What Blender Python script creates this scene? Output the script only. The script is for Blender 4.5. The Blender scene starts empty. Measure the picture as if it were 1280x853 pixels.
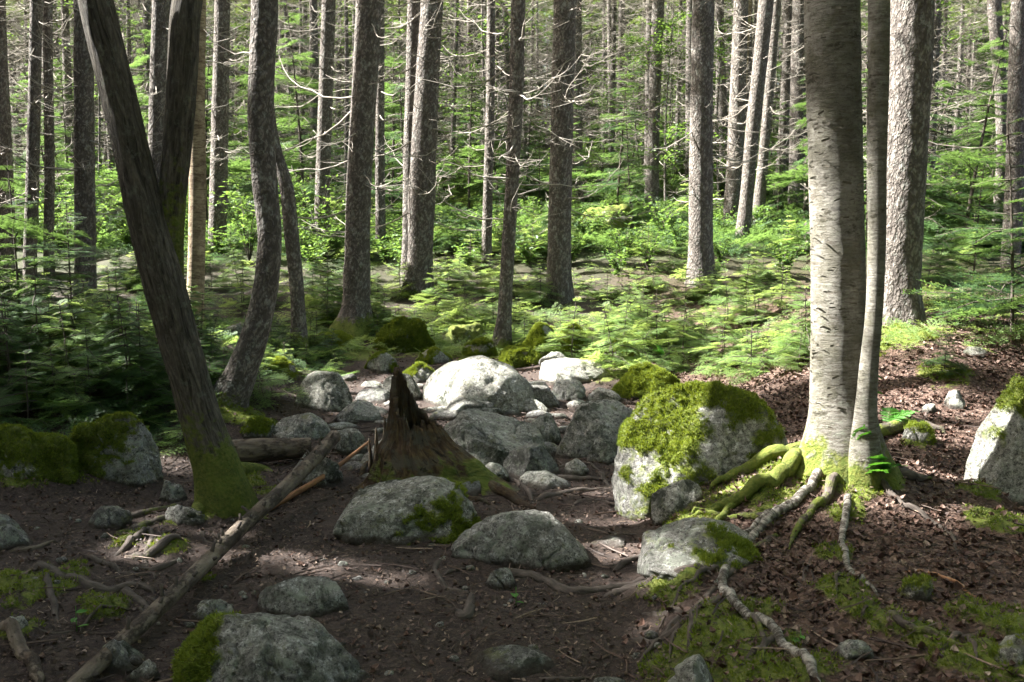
import bpy, bmesh, math, random
import numpy as np
from mathutils import Vector, Matrix
R = math.radians
rng = np.random.default_rng(7)
random.seed(7)
scene = bpy.context.scene
col = scene.collection

# ------------------------------------------------------------------ camera
F = 1230.0; PITCH = R(6.0); CAM = np.array([0.0, 0.0, 1.6])
cam = bpy.data.cameras.new("camera"); camo = bpy.data.objects.new("camera", cam); col.objects.link(camo)
camo.location = CAM; camo.rotation_euler = (R(90) - PITCH, 0, 0)
cam.sensor_width = 36; cam.lens = F / 1280 * 36; cam.clip_end = 2000; cam.clip_start = 0.05
cam.dof.use_dof = True; cam.dof.focus_distance = 6.5; cam.dof.aperture_fstop = 9
scene.camera = camo
# ------------------------------------------------------------------ light
SUN_EL = R(43); SUN_AZ = R(-79)        # azimuth from +y towards -x
SUND = np.array([math.sin(SUN_AZ) * math.cos(SUN_EL), math.cos(SUN_AZ) * math.cos(SUN_EL), math.sin(SUN_EL)])
w = bpy.data.worlds.new("World"); scene.world = w; w.use_nodes = True
nt = w.node_tree; bg = nt.nodes["Background"]; sky = nt.nodes.new("ShaderNodeTexSky")
sky.sky_type = 'NISHITA'; sky.sun_disc = False; sky.sun_elevation = SUN_EL; sky.sun_rotation = SUN_AZ
sky.air_density = 1.0; sky.dust_density = 6.0; sky.ozone_density = 0.6
nt.links.new(sky.outputs[0], bg.inputs[0]); bg.inputs[1].default_value = 0.05
sun = bpy.data.lights.new("sun", 'SUN'); suno = bpy.data.objects.new("sun", sun); col.objects.link(suno)
sun.energy = 5.0; sun.angle = R(0.5); sun.color = (1.0, 0.975, 0.94)
suno.rotation_euler = Vector(SUND).to_track_quat('Z', 'Y').to_euler()
scene.view_settings.view_transform = 'Standard'; scene.view_settings.look = 'None'
scene.view_settings.exposure = 3.1; scene.view_settings.gamma = 1.0
scene.render.engine = 'CYCLES'
cy = scene.cycles
cy.max_bounces = 5; cy.diffuse_bounces = 3; cy.glossy_bounces = 2; cy.transmission_bounces = 3; cy.transparent_max_bounces = 4
cy.use_denoising = True; cy.sample_clamp_indirect = 6; cy.caustics_reflective = False; cy.caustics_refractive = False
cy.use_adaptive_sampling = True; cy.adaptive_threshold = 0.02

# ------------------------------------------------------------------ noise
_p = rng.permutation(256); _p = np.concatenate([_p, _p, _p])
_g = rng.normal(size=(256, 3)); _g /= np.linalg.norm(_g, axis=1)[:, None]
def perlin(P):
    P = np.asarray(P, float); I = np.floor(P).astype(int); f = P - I; I &= 255
    u = f * f * f * (f * (f * 6 - 15) + 10); out = 0
    for dx in (0, 1):
        for dy in (0, 1):
            for dz in (0, 1):
                h = _p[_p[_p[(I[:, 0] + dx) & 255] + ((I[:, 1] + dy) & 255)] + ((I[:, 2] + dz) & 255)]
                d = f - np.array([dx, dy, dz]); g = _g[h]
                wgt = (u[:, 0] if dx else 1 - u[:, 0]) * (u[:, 1] if dy else 1 - u[:, 1]) * (u[:, 2] if dz else 1 - u[:, 2])
                out = out + wgt * (d * g).sum(1)
    return out * 1.4
def fbm(P, o=4, lac=2.1, gain=.5):
    a, s, r = 1.0, 0, 0; P = np.asarray(P, float)
    for i in range(o):
        r = r + a * perlin(P + 17.3 * i); s += a; a *= gain; P = P * lac
    return r / s
def ss(a, b, x):
    t = np.clip((np.asarray(x, float) - a) / (b - a), 0, 1); return t * t * (3 - 2 * t)

# ------------------------------------------------------------------ terrain
_py = [-400, 0, 5, 7, 9, 12, 14, 16, 20, 27, 40, 70, 120, 400]
_pz = [-6, 0, 0, .0, .06, .2, .45, .85, 1.5, 2.4, 4.2, 8.5, 16, 50]
MOSS_SPOTS = []      # x, y, r
def terr(x, y, micro=False):
    x = np.atleast_1d(np.asarray(x, float)); y = np.atleast_1d(np.asarray(y, float)); x, y = np.broadcast_arrays(x, y)
    z = np.interp(y, _py, _pz)
    z = z + .20 * (.75 * ss(.5, .85, x - .12 * (y - 4)) + .25 * ss(.8, 1.6, x)) * ss(9, 6, y)
    z = z + .75 * ss(5.6, 8.8, y) * ss(1.4, 3.4, x - .12 * (y - 8)) * ss(17, 11, y)
    z = z + .35 * ss(6.5, 9, y) * ss(-1.4, -4.0, x) * ss(16, 11, y)
    z = z + .28 * ss(-2.0, -3.4, x) * ss(4.5, 6.5, y) * ss(14, 9, y)
    z = z + .17 * ss(.95, .15, np.hypot((x - 1.80) * .8, (y - 5.45)))
    q = np.stack([x, y, 0 * x], 1)
    amp = np.clip(.05 + .02 * (np.abs(y) - 6), .05, .5)
    z = z + amp * fbm(q * .55, 3)
    if micro:
        near = ss(16, 9, np.hypot(x, y))
        z = z + near * (.04 * fbm(q * 2.3 + 5, 3) + .018 * fbm(q * 9 + 3, 3)) + (1 - near) * .1 * fbm(q * 1.5, 3)
        if MOSS_SPOTS: z = z + near * np.clip(moss_ground(x, y) + .1, 0, 1) * (.045 + .09 * fbm(q * 9, 3))
    return z
FW = np.array([0, math.cos(PITCH), -math.sin(PITCH)]); UP = np.array([0, math.sin(PITCH), math.cos(PITCH)])
def ray(px, py): return FW + np.array([(px - 640) / F, 0, 0]) + (426.5 - py) / F * UP
_ts = np.concatenate([np.arange(2, 14, .02), np.arange(14, 120, .15)])
def hit(px, py):
    d = ray(px, py); P = CAM + _ts[:, None] * d
    below = P[:, 2] < terr(P[:, 0], P[:, 1]); i = int(np.argmax(below)) if below.any() else len(_ts) - 1
    return P[i], _ts[i]
def at(px, py, Y):
    d = ray(px, py); return CAM + (Y - CAM[1]) / d[1] * d
def proj(P):
    D = np.atleast_2d(P) - CAM; t = D @ FW
    return 640 + F * D[:, 0] / t, 426.5 - F * (D @ UP) / t

# ------------------------------------------------------------------ mesh helpers
class MB:
    def __init__(s): s.v = []; s.q = []; s.t = []; s.n = 0; s.at = {}; s.hasq = []
    def add(s, v, q=None, t=None, **attrs):
        v = np.asarray(v, float).reshape(-1, 3)
        if q is not None and len(q): s.q.append(np.asarray(q, int) + s.n)
        if t is not None and len(t): s.t.append(np.asarray(t, int) + s.n)
        s.v.append(v); s.n += len(v)
        for k, a in attrs.items(): s.at.setdefault(k, []).append(np.asarray(a, float))
        return s
    def verts(s): return np.concatenate(s.v)
    def mesh(s, name, mat, smooth=True, off=None):
        me = bpy.data.meshes.new(name); V = s.verts()
        if off is not None: V = V - np.asarray(off)
        Q = np.concatenate(s.q) if s.q else np.zeros((0, 4), int); T = np.concatenate(s.t) if s.t else np.zeros((0, 3), int)
        me.vertices.add(len(V)); me.vertices.foreach_set('co', V.astype(np.float32).ravel())
        nl = Q.size + T.size; me.loops.add(nl); me.polygons.add(len(Q) + len(T))
        me.loops.foreach_set('vertex_index', np.concatenate([Q.ravel(), T.ravel()]).astype(np.int32))
        st = np.concatenate([np.arange(len(Q)) * 4, len(Q) * 4 + np.arange(len(T)) * 3]).astype(np.int32)
        me.polygons.foreach_set('loop_start', st)
        me.polygons.foreach_set('use_smooth', np.full(len(Q) + len(T), smooth))
        me.update(calc_edges=True)
        for k, L in s.at.items():
            A = np.concatenate(L)
            if len(A) != len(V): continue
            if A.ndim == 2:
                a = me.attributes.new(k, 'FLOAT_VECTOR', 'POINT'); a.data.foreach_set('vector', A.astype(np.float32).ravel())
            else:
                a = me.attributes.new(k, 'FLOAT', 'POINT'); a.data.foreach_set('value', A.astype(np.float32))
        if mat: me.materials.append(mat)
        return me
def link(name, me, parent=None, loc=None):
    o = bpy.data.objects.new(name, me); col.objects.link(o)
    if parent is not None: o.parent = parent
    if loc is not None: o.location = [float(a) for a in loc]
    return o
def thing(o, label, cat, group=None):
    o['label'] = label; o['category'] = cat
    if group: o['group'] = group
    return o
def empty(name, loc): 
    o = bpy.data.objects.new(name, None); col.objects.link(o); o.location = [float(a) for a in loc]; o.empty_display_size = .1; return o

def spline(pts, n):
    P = np.asarray(pts, float); 
    if len(P) < 3:
        t = np.linspace(0, 1, n)[:, None]; return P[0] * (1 - t) + P[-1] * t
    d = np.concatenate([[0], np.cumsum(np.linalg.norm(np.diff(P[:, :3], axis=0), axis=1))]); u = np.linspace(0, d[-1], n)
    m = np.gradient(P, d, axis=0); i = np.clip(np.searchsorted(d, u, 'right') - 1, 0, len(P) - 2); h = (d[i + 1] - d[i]); s = ((u - d[i]) / h)[:, None]; h = h[:, None]
    return (2*s**3-3*s**2+1)*P[i] + (s**3-2*s**2+s)*h*m[i] + (-2*s**3+3*s**2)*P[i+1] + (s**3-s**2)*h*m[i+1]
def tube(mb, pts, rad, sides=12, shape=None, flat=1.0, cap=True, mossf=None, off=0.0):
    """pts Nx3, rad N; shape(ang, len, r)->radius factor array (N,sides)."""
    P = np.asarray(pts, float); r = np.asarray(rad, float); n = len(P)
    T = np.gradient(P, axis=0); T /= np.linalg.norm(T, axis=1)[:, None] + 1e-9
    a = np.array([1.0, 0, 0]) if abs(T[0][0]) < .8 else np.array([0, 0, 1.0])
    X = np.zeros((n, 3)); x = a - T[0] * (a @ T[0]); x /= np.linalg.norm(x); X[0] = x
    for i in range(1, n):
        x = X[i - 1] - T[i] * (X[i - 1] @ T[i]); X[i] = x / (np.linalg.norm(x) + 1e-9)
    Y = np.cross(T, X)
    ang = np.linspace(0, 2 * np.pi, sides, endpoint=False)
    L = off + np.concatenate([[0], np.cumsum(np.linalg.norm(np.diff(P, axis=0), axis=1))])
    A, LL = np.meshgrid(ang, L); RR = np.repeat(r[:, None], sides, 1)
    bc = np.stack([np.cos(A) * RR, np.sin(A) * RR, LL], 2)
    f = np.ones_like(A) if shape is None else shape(A, LL, RR, bc)
    V = P[:, None, :] + (RR * f * np.cos(A))[..., None] * X[:, None, :] + (RR * f * np.sin(A))[..., None] * Y[:, None, :] * flat
    idx = np.arange(n * sides).reshape(n, sides); nx = np.roll(idx, -1, 1)
    q = np.stack([idx[:-1], nx[:-1], nx[1:], idx[1:]], 2).reshape(-1, 4)
    V = V.reshape(-1, 3); B = bc.reshape(-1, 3)
    t = []
    if cap:
        k = len(V); V = np.vstack([V, P[0], P[-1]]); B = np.vstack([B, [0, 0, L[0]], [0, 0, L[-1]]])
        for j in range(sides):
            t.append([k, idx[0, (j + 1) % sides], idx[0, j]]); t.append([k + 1, idx[-1, j], idx[-1, (j + 1) % sides]])
    ms = np.zeros(len(V)) if mossf is None else mossf(V, B)
    mb.add(V, q, t, bc=B, moss=ms); return V
def place(tv, M, O): return (np.einsum('nij,kj->nki', M, tv) + O[:, None, :]).reshape(-1, 3)
def tile(tf, nv, n): return (tf[None] + (np.arange(n) * nv)[:, None, None]).reshape(-1, tf.shape[1])
def rotm(yaw, pitch, roll, sc):
    yaw, pitch, roll, sc = np.broadcast_arrays(*[np.atleast_1d(a).astype(float) for a in (yaw, pitch, roll, sc)])
    cy_, sy = np.cos(yaw), np.sin(yaw); cp, sp = np.cos(pitch), np.sin(pitch); cr, sr = np.cos(roll), np.sin(roll); o = np.zeros_like(yaw); l = o + 1
    Z = np.stack([cy_, -sy, o, sy, cy_, o, o, o, l], 1).reshape(-1, 3, 3)
    Yy = np.stack([cp, o, -sp, o, l, o, sp, o, cp], 1).reshape(-1, 3, 3)
    X = np.stack([l, o, o, o, cr, -sr, o, sr, cr], 1).reshape(-1, 3, 3)
    return Z @ Yy @ X * sc[:, None, None]

# ------------------------------------------------------------------ materials
class NT:
    def __init__(s, name):
        s.m = bpy.data.materials.new(name); s.m.use_nodes = True; s.t = s.m.node_tree
        s.b = s.t.nodes["Principled BSDF"]; s.out = s.t.nodes["Material Output"]
        s.b.inputs["Roughness"].default_value = .9; s.b.inputs["Specular IOR Level"].default_value = .25
    def n(s, typ, **k):
        nd = s.t.nodes.new(typ)
        for a, v in k.items(): setattr(nd, a, v)
        return nd
    def set(s, nd, i, v):
        if v is None: return
        if isinstance(v, bpy.types.NodeSocket): s.t.links.new(v, nd.inputs[i])
        else: nd.inputs[i].default_value = v
    def obj(s): return s.n('ShaderNodeTexCoord').outputs['Object']
    def attr(s, name, out='Vector'): return s.n('ShaderNodeAttribute', attribute_name=name).outputs[out]
    def scale(s, v, sc):
        m = s.n('ShaderNodeMapping'); s.set(m, 'Vector', v); m.inputs['Scale'].default_value = sc; return m.outputs[0]
    def noise(s, v, sc, det=4, ro=.55, dist=0):
        m = s.n('ShaderNodeTexNoise'); s.set(m, 'Vector', v); s.set(m, 'Scale', sc); s.set(m, 'Detail', det); s.set(m, 'Roughness', ro); s.set(m, 'Distortion', dist); return m.outputs[0]
    def voro(s, v, sc, feat='F1', out='Distance'):
        m = s.n('ShaderNodeTexVoronoi', feature=feat); s.set(m, 'Vector', v); s.set(m, 'Scale', sc); return m.outputs[out]
    def ramp(s, f, stops):
        m = s.n('ShaderNodeValToRGB'); e = m.color_ramp.elements
        while len(e) < len(stops): e.new(.5)
        for x, (p, c) in zip(e, stops):
            x.position = p; x.color = (c, c, c, 1) if isinstance(c, (int, float)) else (*c, 1)
        s.set(m, 0, f); return m.outputs[0]
    def mix(s, f, a, b, bt='MIX'):
        m = s.n('ShaderNodeMix', data_type='RGBA', blend_type=bt)
        s.set(m, 0, f)
        for i, c in ((6, a), (7, b)): s.set(m, i, (*c, 1) if isinstance(c, tuple) else c)
        return m.outputs[2]
    def math(s, op, a, b=None, c=None):
        m = s.n('ShaderNodeMath', operation=op); s.set(m, 0, a); s.set(m, 1, b); s.set(m, 2, c); return m.outputs[0]
    def bump(s, h, st=.5, d=.02, prev=None):
        m = s.n('ShaderNodeBump'); s.set(m, 'Height', h); m.inputs['Strength'].default_value = st; m.inputs['Distance'].default_value = d
        if prev is not None: s.set(m, 'Normal', prev)
        return m.outputs[0]
    def done(s, color, normal=None, rough=None):
        s.set(s.b, 'Base Color', (*color, 1) if isinstance(color, tuple) else color)
        if normal is not None: s.set(s.b, 'Normal', normal)
        if rough is not None: s.set(s.b, 'Roughness', rough)
        return s.m
MOSS_A, MOSS_B = (.03, .05, .008), (.12, .155, .022)
def mossmix(s, colr, co, height, sc=1.0):
    mk = s.attr('moss', 'Fac'); nn = s.noise(co, 26 * sc, 4, .6)
    mk = s.ramp(s.math('ADD', mk, s.math('MULTIPLY', s.math('SUBTRACT', nn, .5), .7)), [(.42, 0.), (.58, 1.)])
    mc = s.mix(s.ramp(s.noise(co, 9 * sc, 4, .65), [(.3, 0.), (.7, 1.)]), MOSS_A, MOSS_B)
    mc = s.mix(s.ramp(s.noise(co, 60 * sc, 2, .5), [(.35, 0.), (.7, .55)]), mc, (.20, .20, .045))
    mh = s.math('ADD', s.noise(co, 70 * sc, 4, .7), s.math('MULTIPLY', s.noise(co, 12 * sc, 2), 1.2))
    return s.mix(mk, colr, mc), s.mix(mk, height, mh), mk
def m_rock(name, base=.33, warm=0.0):
    s = NT(name); obc = s.obj(); rnd = s.n('ShaderNodeObjectInfo').outputs['Random']
    cmb = s.n('ShaderNodeCombineXYZ'); s.set(cmb, 0, s.math('MULTIPLY', rnd, 37.)); s.set(cmb, 1, s.math('MULTIPLY', rnd, 91.))
    ad = s.n('ShaderNodeVectorMath', operation='ADD'); s.set(ad, 0, obc); s.set(ad, 1, cmb.outputs[0]); co = ad.outputs[0]
    big = s.noise(co, 2.6, 6, .65, .4); c1 = s.mix(s.ramp(big, [(.35, 0.), (.65, 1.)]), (base*.55, base*.52, base*(.48-warm)), (base*1.1, base*1.07, base*(1.0-warm)))
    sp = s.noise(co, 52, 7, .85, .2); c2 = s.mix(s.ramp(sp, [(.42, .9), (.53, 0.)]), c1, (.035, .033, .03))
    lsp = s.noise(co, 30, 8, .88, .3); c3 = s.mix(s.ramp(lsp, [(.53, 0.), (.60, .9)]), c2, (base*1.8, base*1.78, base*1.66))
    li = s.ramp(s.noise(co, 13, 7, .78, .5), [(.51, 0.), (.57, 1.)]); c4 = s.mix(s.math('MULTIPLY', li, s.ramp(s.noise(co, 4, 3), [(.4, .1), (.6, .8)])), c3, (.36, .39, .31))
    dk = s.ramp(s.noise(co, 6.5, 8, .78, .3), [(.47, 0.), (.56, 1.)]); dm = s.ramp(s.noise(co, 2.2, 3), [(.38, .15), (.62, .9)]); c5 = s.mix(s.math('MULTIPLY', dk, dm), c4, (.030, .034, .022))
    yl = s.ramp(s.noise(co, 9, 7, .75), [(.58, 0.), (.64, .5)]); c5 = s.mix(yl, c5, (.16, .17, .06))
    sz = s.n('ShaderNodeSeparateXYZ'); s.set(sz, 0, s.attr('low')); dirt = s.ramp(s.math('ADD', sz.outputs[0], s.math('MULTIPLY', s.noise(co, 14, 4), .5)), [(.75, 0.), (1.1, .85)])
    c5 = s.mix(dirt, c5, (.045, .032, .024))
    h = s.math('ADD', s.math('MULTIPLY', s.noise(co, 22, 8, .78), 1.6), s.math('MULTIPLY', sp, .5))
    c6, hh, mk = mossmix(s, c5, co, h)
    return s.done(c6, s.bump(hh, 1.0, .022))
def m_bark(name, kind):
    s = NT(name); bc = s.attr('bc')
    if kind == 'spruce':
        v = s.scale(bc, (1, 1, .62)); n1 = s.noise(v, 9, 5, .62); vo = s.voro(s.mix(.12, v, s.noise(v, 14, 3)), 38)
        c = s.mix(s.ramp(n1, [(.3, 0.), (.7, 1.)]), (.105, .09, .076), (.26, .23, .20))
        c = s.mix(s.ramp(vo, [(.25, 0.), (.55, .75)]), c, (.05, .042, .036))
        li = s.ramp(s.noise(v, 16, 6, .72), [(.54, 0.), (.64, 1.)]); c = s.mix(s.math('MULTIPLY', li, .55), c, (.34, .35, .31))
        h = s.math('SUBTRACT', s.noise(v, 40, 5, .7), s.math('MULTIPLY', vo, 1.1)); d = .018
    elif kind == 'furrow':
        v = s.scale(bc, (1, 1, .15)); n1 = s.noise(v, 30, 6, .68, 1.2)
        fine = s.noise(s.scale(bc, (1, 1, .4)), 60, 5, .7)
        c = s.mix(s.ramp(n1, [(.36, 0.), (.62, 1.)]), (.028, .023, .018), (.19, .165, .13))
        c = s.mix(s.ramp(fine, [(.35, .55), (.6, 0.)]), c, (.045, .04, .03))
        li = s.ramp(s.noise(bc, 13, 6, .75), [(.56, 0.), (.66, 1.)]); c = s.mix(s.math('MULTIPLY', li, .4), c, (.27, .29, .22))
        h = s.math('ADD', s.math('MULTIPLY', s.ramp(n1, [(.3, 0.), (.65, 1.)]), 1.3), s.math('MULTIPLY', fine, .35)); d = .03
    elif kind == 'birch':
        v = s.scale(bc, (1, 1, 5.5)); n1 = s.noise(v, 8, 6, .7, .5); st = s.noise(s.scale(bc, (1, 1, 9)), 10, 6, .75, .2)
        c = s.mix(s.ramp(n1, [(.3, 0.), (.65, 1.)]), (.11, .10, .08), (.37, .35, .30))
        c = s.mix(s.ramp(st, [(.40, .95), (.50, 0.)]), c, (.09, .07, .05))
        lich = s.ramp(s.noise(bc, 7.5, 6, .7), [(.5, 0.), (.62, 1.)]); c = s.mix(s.math('MULTIPLY', lich, .8), c, (.13, .125, .07))
        l2 = s.ramp(s.noise(s.scale(bc, (1, 1, 1.6)), 15, 6, .75), [(.55, 0.), (.63, 1.)]); c = s.mix(s.math('MULTIPLY', l2, .5), c, (.30, .33, .25))
        pt = s.ramp(s.noise(s.scale(bc, (1, 1, .7)), 4.2, 5, .7), [(.42, 0.), (.6, 1.)]); c = s.mix(s.math('MULTIPLY', pt, .55), c, (.36, .34, .29)); p2 = s.ramp(s.noise(s.scale(bc, (1, 1, .8)), 3.1, 6, .75), [(.46, 0.), (.58, 1.)]); c = s.mix(s.math('MULTIPLY', p2, .7), c, (.16, .15, .11))
        bl = s.ramp(s.noise(s.scale(bc, (1, 1, 1.8)), 5.5, 7, .75), [(.58, 0.), (.63, .9)]); c = s.mix(bl, c, (.06, .055, .035))
        h = s.math('ADD', s.math('MULTIPLY', st, .7), s.math('ADD', s.math('MULTIPLY', n1, .5), s.math('MULTIPLY', s.noise(s.scale(bc, (1, 1, 1.8)), 24, 8, .82), 1.6))); d = .022
        c = s.mix(s.ramp(s.noise(s.scale(bc, (1, 1, 2.2)), 26, 8, .85, .4), [(.42, .6), (.50, 0.)]), c, (.08, .07, .05))
    elif kind == 'yellowbirch':
        st = s.noise(s.scale(bc, (1, 1, 4)), 11, 7, .78, .6)
        c = s.mix(s.ramp(s.noise(bc, 7, 5, .7), [(.35, 0.), (.6, 1.)]), (.15, .11, .07), (.38, .31, .20))
        c = s.mix(s.ramp(st, [(.42, .9), (.52, 0.)]), c, (.12, .08, .05)); h = s.math('ADD', st, s.noise(bc, 30, 5, .7)); d = .012
    elif kind == 'dead':
        v = s.scale(bc, (1, 1, .2)); n1 = s.noise(v, 22, 4, .6)
        c = s.mix(s.ramp(n1, [(.3, 0.), (.7, 1.)]), (.06, .045, .035), (.22, .18, .135)); h = n1; d = .01
        l = s.ramp(s.noise(bc, 6, 5, .7), [(.5, 0.), (.6, 1.)]); c = s.mix(s.math('MULTIPLY', l, .7), c, (.085, .055, .038)); l2 = s.ramp(s.noise(s.scale(bc, (1, 1, .5)), 11, 7, .78), [(.50, 0.), (.56, .85)]); c = s.mix(l2, c, (.04, .03, .024)); h = s.math('ADD', h, s.math('ADD', l2, s.noise(bc, 40, 5, .7)))
    elif kind == 'twig':
        n1 = s.noise(s.scale(bc, (1, 1, .3)), 14, 4, .6); c = s.mix(s.ramp(n1, [(.3, 0.), (.7, 1.)]), (.17, .15, .125), (.46, .42, .36)); h = n1; d = .004
    elif kind == 'root':
        v = s.scale(bc, (1, 1, .3)); n1 = s.noise(v, 35, 5, .65)
        c = s.mix(s.ramp(n1, [(.3, 0.), (.7, 1.)]), (.03, .024, .02), (.12, .098, .082)); h = n1; d = .012
    elif kind == 'whiteroot':
        v = s.scale(bc, (1, 1, 2.2)); n1 = s.noise(v, 15, 7, .78, .5)
        c = s.mix(s.ramp(n1, [(.44, 0.), (.60, 1.)]), (.06, .05, .04), (.36, .335, .29)); h = n1; d = .012
    elif kind == 'rot':
        v = s.scale(bc, (1, 1, .09)); n1 = s.noise(s.scale(bc, (1, 1, .2)), 26, 6, .72, 1.6); f = s.noise(s.scale(bc, (1, 1, .4)), 70, 5, .75)
        c = s.ramp(n1, [(.25, (.015, .009, .006)), (.45, (.055, .034, .018)), (.62, (.13, .09, .04)), (.8, (.20, .15, .07))])
        c = s.mix(s.ramp(f, [(.35, .7), (.55, 0.)]), c, (.03, .02, .012)); c = s.mix(s.ramp(s.noise(bc, 9, 5, .7), [(.48, 0.), (.6, .75)]), c, (.085, .08, .06)); c = s.mix(s.ramp(s.noise(s.scale(bc, (1, 1, .5)), 16, 5, .7), [(.60, 0.), (.66, .95)]), c, (.008, .006, .005))
        top = s.n('ShaderNodeSeparateXYZ'); s.set(top, 0, bc); tz = s.ramp(s.math('ADD', top.outputs[2], s.math('MULTIPLY', s.noise(bc, 10, 3), .2)), [(.5, 0.), (.8, 1.)])
        c = s.mix(s.math('MULTIPLY', tz, .6), c, (.055, .034, .023)); h = s.math('ADD', n1, s.math('MULTIPLY', f, .4)); d = .03
    elif kind == 'redwood':
        v = s.scale(bc, (1, 1, .12)); n1 = s.noise(v, 40, 4, .6)
        c = s.mix(s.ramp(n1, [(.3, 0.), (.7, 1.)]), (.10, .045, .02), (.40, .22, .12)); h = n1; d = .006
    c, h, mk = mossmix(s, c, bc, h)
    return s.done(c, s.bump(h, .9, d))
def m_leaf(name, a, b, tr=.45, rough=.5, nsc=1.4):
    s = NT(name); geo = s.n('ShaderNodeNewGeometry'); rnd = geo.outputs['Random Per Island']
    nz = s.noise(s.obj(), nsc, 3); oi = s.n('ShaderNodeObjectInfo').outputs['Random']
    f = s.math('ADD', s.math('MULTIPLY', rnd, .45), s.math('ADD', s.math('MULTIPLY', s.math('SUBTRACT', nz, .5), 1.1), s.math('ADD', s.math('MULTIPLY', oi, .3), .1)))
    c = s.mix(s.ramp(f, [(.1, 0.), (.9, 1.)]), a, b)
    s.set(s.b, 'Base Color', c); s.b.inputs['Roughness'].default_value = rough; s.b.inputs["Specular IOR Level"].default_value = .35
    t = s.n('ShaderNodeBsdfTranslucent'); s.set(t, 'Color', s.mix(.5, c, (b[0]*1.5, b[1]*1.3, b[2]*.6)))
    mx = s.n('ShaderNodeMixShader'); mx.inputs[0].default_value = tr; s.t.links.new(s.b.outputs[0], mx.inputs[1]); s.t.links.new(t.outputs[0], mx.inputs[2])
    s.t.links.new(mx.outputs[0], s.out.inputs[0]); return s.m
def m_litter(name, stops, tr=.15):
    s = NT(name); rnd = s.n('ShaderNodeNewGeometry').outputs['Random Per Island']
    c = s.ramp(rnd, stops); c = s.mix(s.ramp(s.noise(s.obj(), 60, 3), [(.4, .5), (.6, 0.)]), c, (.05, .03, .02))
    s.b.inputs['Roughness'].default_value = .6; return s.done(c)
def m_ground():
    s = NT('forest_floor_soil'); co = s.obj()
    n1 = s.noise(co, 1.3, 5, .6); n2 = s.noise(co, 42, 6, .75); n3 = s.voro(co, 55, 'F1', 'Color')
    c = s.mix(s.ramp(n2, [(.3, 0.), (.7, 1.)]), (.007, .006, .005), (.042, .032, .027))
    c = s.mix(s.ramp(s.noise(co, 110, 3, .7), [(.6, 0.), (.68, .7)]), c, (.22, .15, .11))
    c = s.mix(s.ramp(s.noise(co, 3.1, 6, .7), [(.45, 0.), (.65, .5)]), c, (.06, .046, .038))
    leaf = s.attr('leafy', 'Fac'); sep = s.n('ShaderNodeSeparateColor'); s.set(sep, 0, n3)
    lc = s.ramp(sep.outputs[0], [(0., (.03, .018, .013)), (.4, (.075, .042, .03)), (.75, (.13, .08, .058)), (1., (.2, .14, .11))])
    c = s.mix(s.math('MULTIPLY', leaf, .8), c, lc)
    far = s.attr('far', 'Fac'); gc = s.mix(s.ramp(s.noise(co, .8, 5, .7), [(.35, 0.), (.65, 1.)]), (.03, .024, .012), (.03, .05, .013)); c = s.mix(far, c, gc)
    h = s.math('ADD', n2, s.math('MULTIPLY', s.voro(co, 55), s.math('MULTIPLY', leaf, .8)))
    c, h, mk = mossmix(s, c, co, h)
    return s.done(c, s.bump(h, .9, .02), .85)
M = dict(rock=m_rock('granite_rock', .36, .03), rock2=m_rock('pale_granite_rock', .42, .06), rockd=m_rock('dark_granite_rock', .22),
    spruce=m_bark('spruce_bark', 'spruce'), furrow=m_bark('furrowed_bark', 'furrow'), birch=m_bark('birch_bark', 'birch'),
    ybirch=m_bark('yellow_birch_bark', 'yellowbirch'), dead=m_bark('dead_wood', 'dead'), twig=m_bark('dead_twig_bark', 'twig'), root=m_bark('root_bark', 'root'),
    wroot=m_bark('pale_root_bark', 'whiteroot'), rot=m_bark('rotten_wood', 'rot'), redwood=m_bark('fresh_broken_wood', 'redwood'),
    fir=m_leaf('fir_needles', (.038, .08, .032), (.11, .20, .065), .55), firb=m_leaf('sunlit_fir_needles', (.13, .22, .08), (.29, .41, .15), .6),  # the brighter needles carry the saplings' sunlight in their colour
    crown=m_leaf('crown_needles', (.055, .10, .03), (.14, .21, .06), .5, .6, .4),
    broad=m_leaf('broad_leaves', (.055, .12, .035), (.15, .26, .065), .5, .45), fern=m_leaf('fern_fronds', (.05, .16, .02), (.10, .28, .04), .45),
    moss=m_leaf('moss_tufts', (.06, .10, .012), (.22, .28, .035), .35, .9, 9),
    litter=m_litter('dead_leaves', [(0., (.028, .015, .011)), (.35, (.07, .037, .027)), (.7, (.12, .068, .049)), (.93, (.20, .135, .105)), (1., (.40, .32, .25))]),
    duff=m_litter('needle_duff', [(0., (.015, .009, .007)), (.5, (.045, .029, .022)), (.85, (.12, .08, .058)), (1., (.30, .22, .16))]),
    ground=m_ground())

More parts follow.
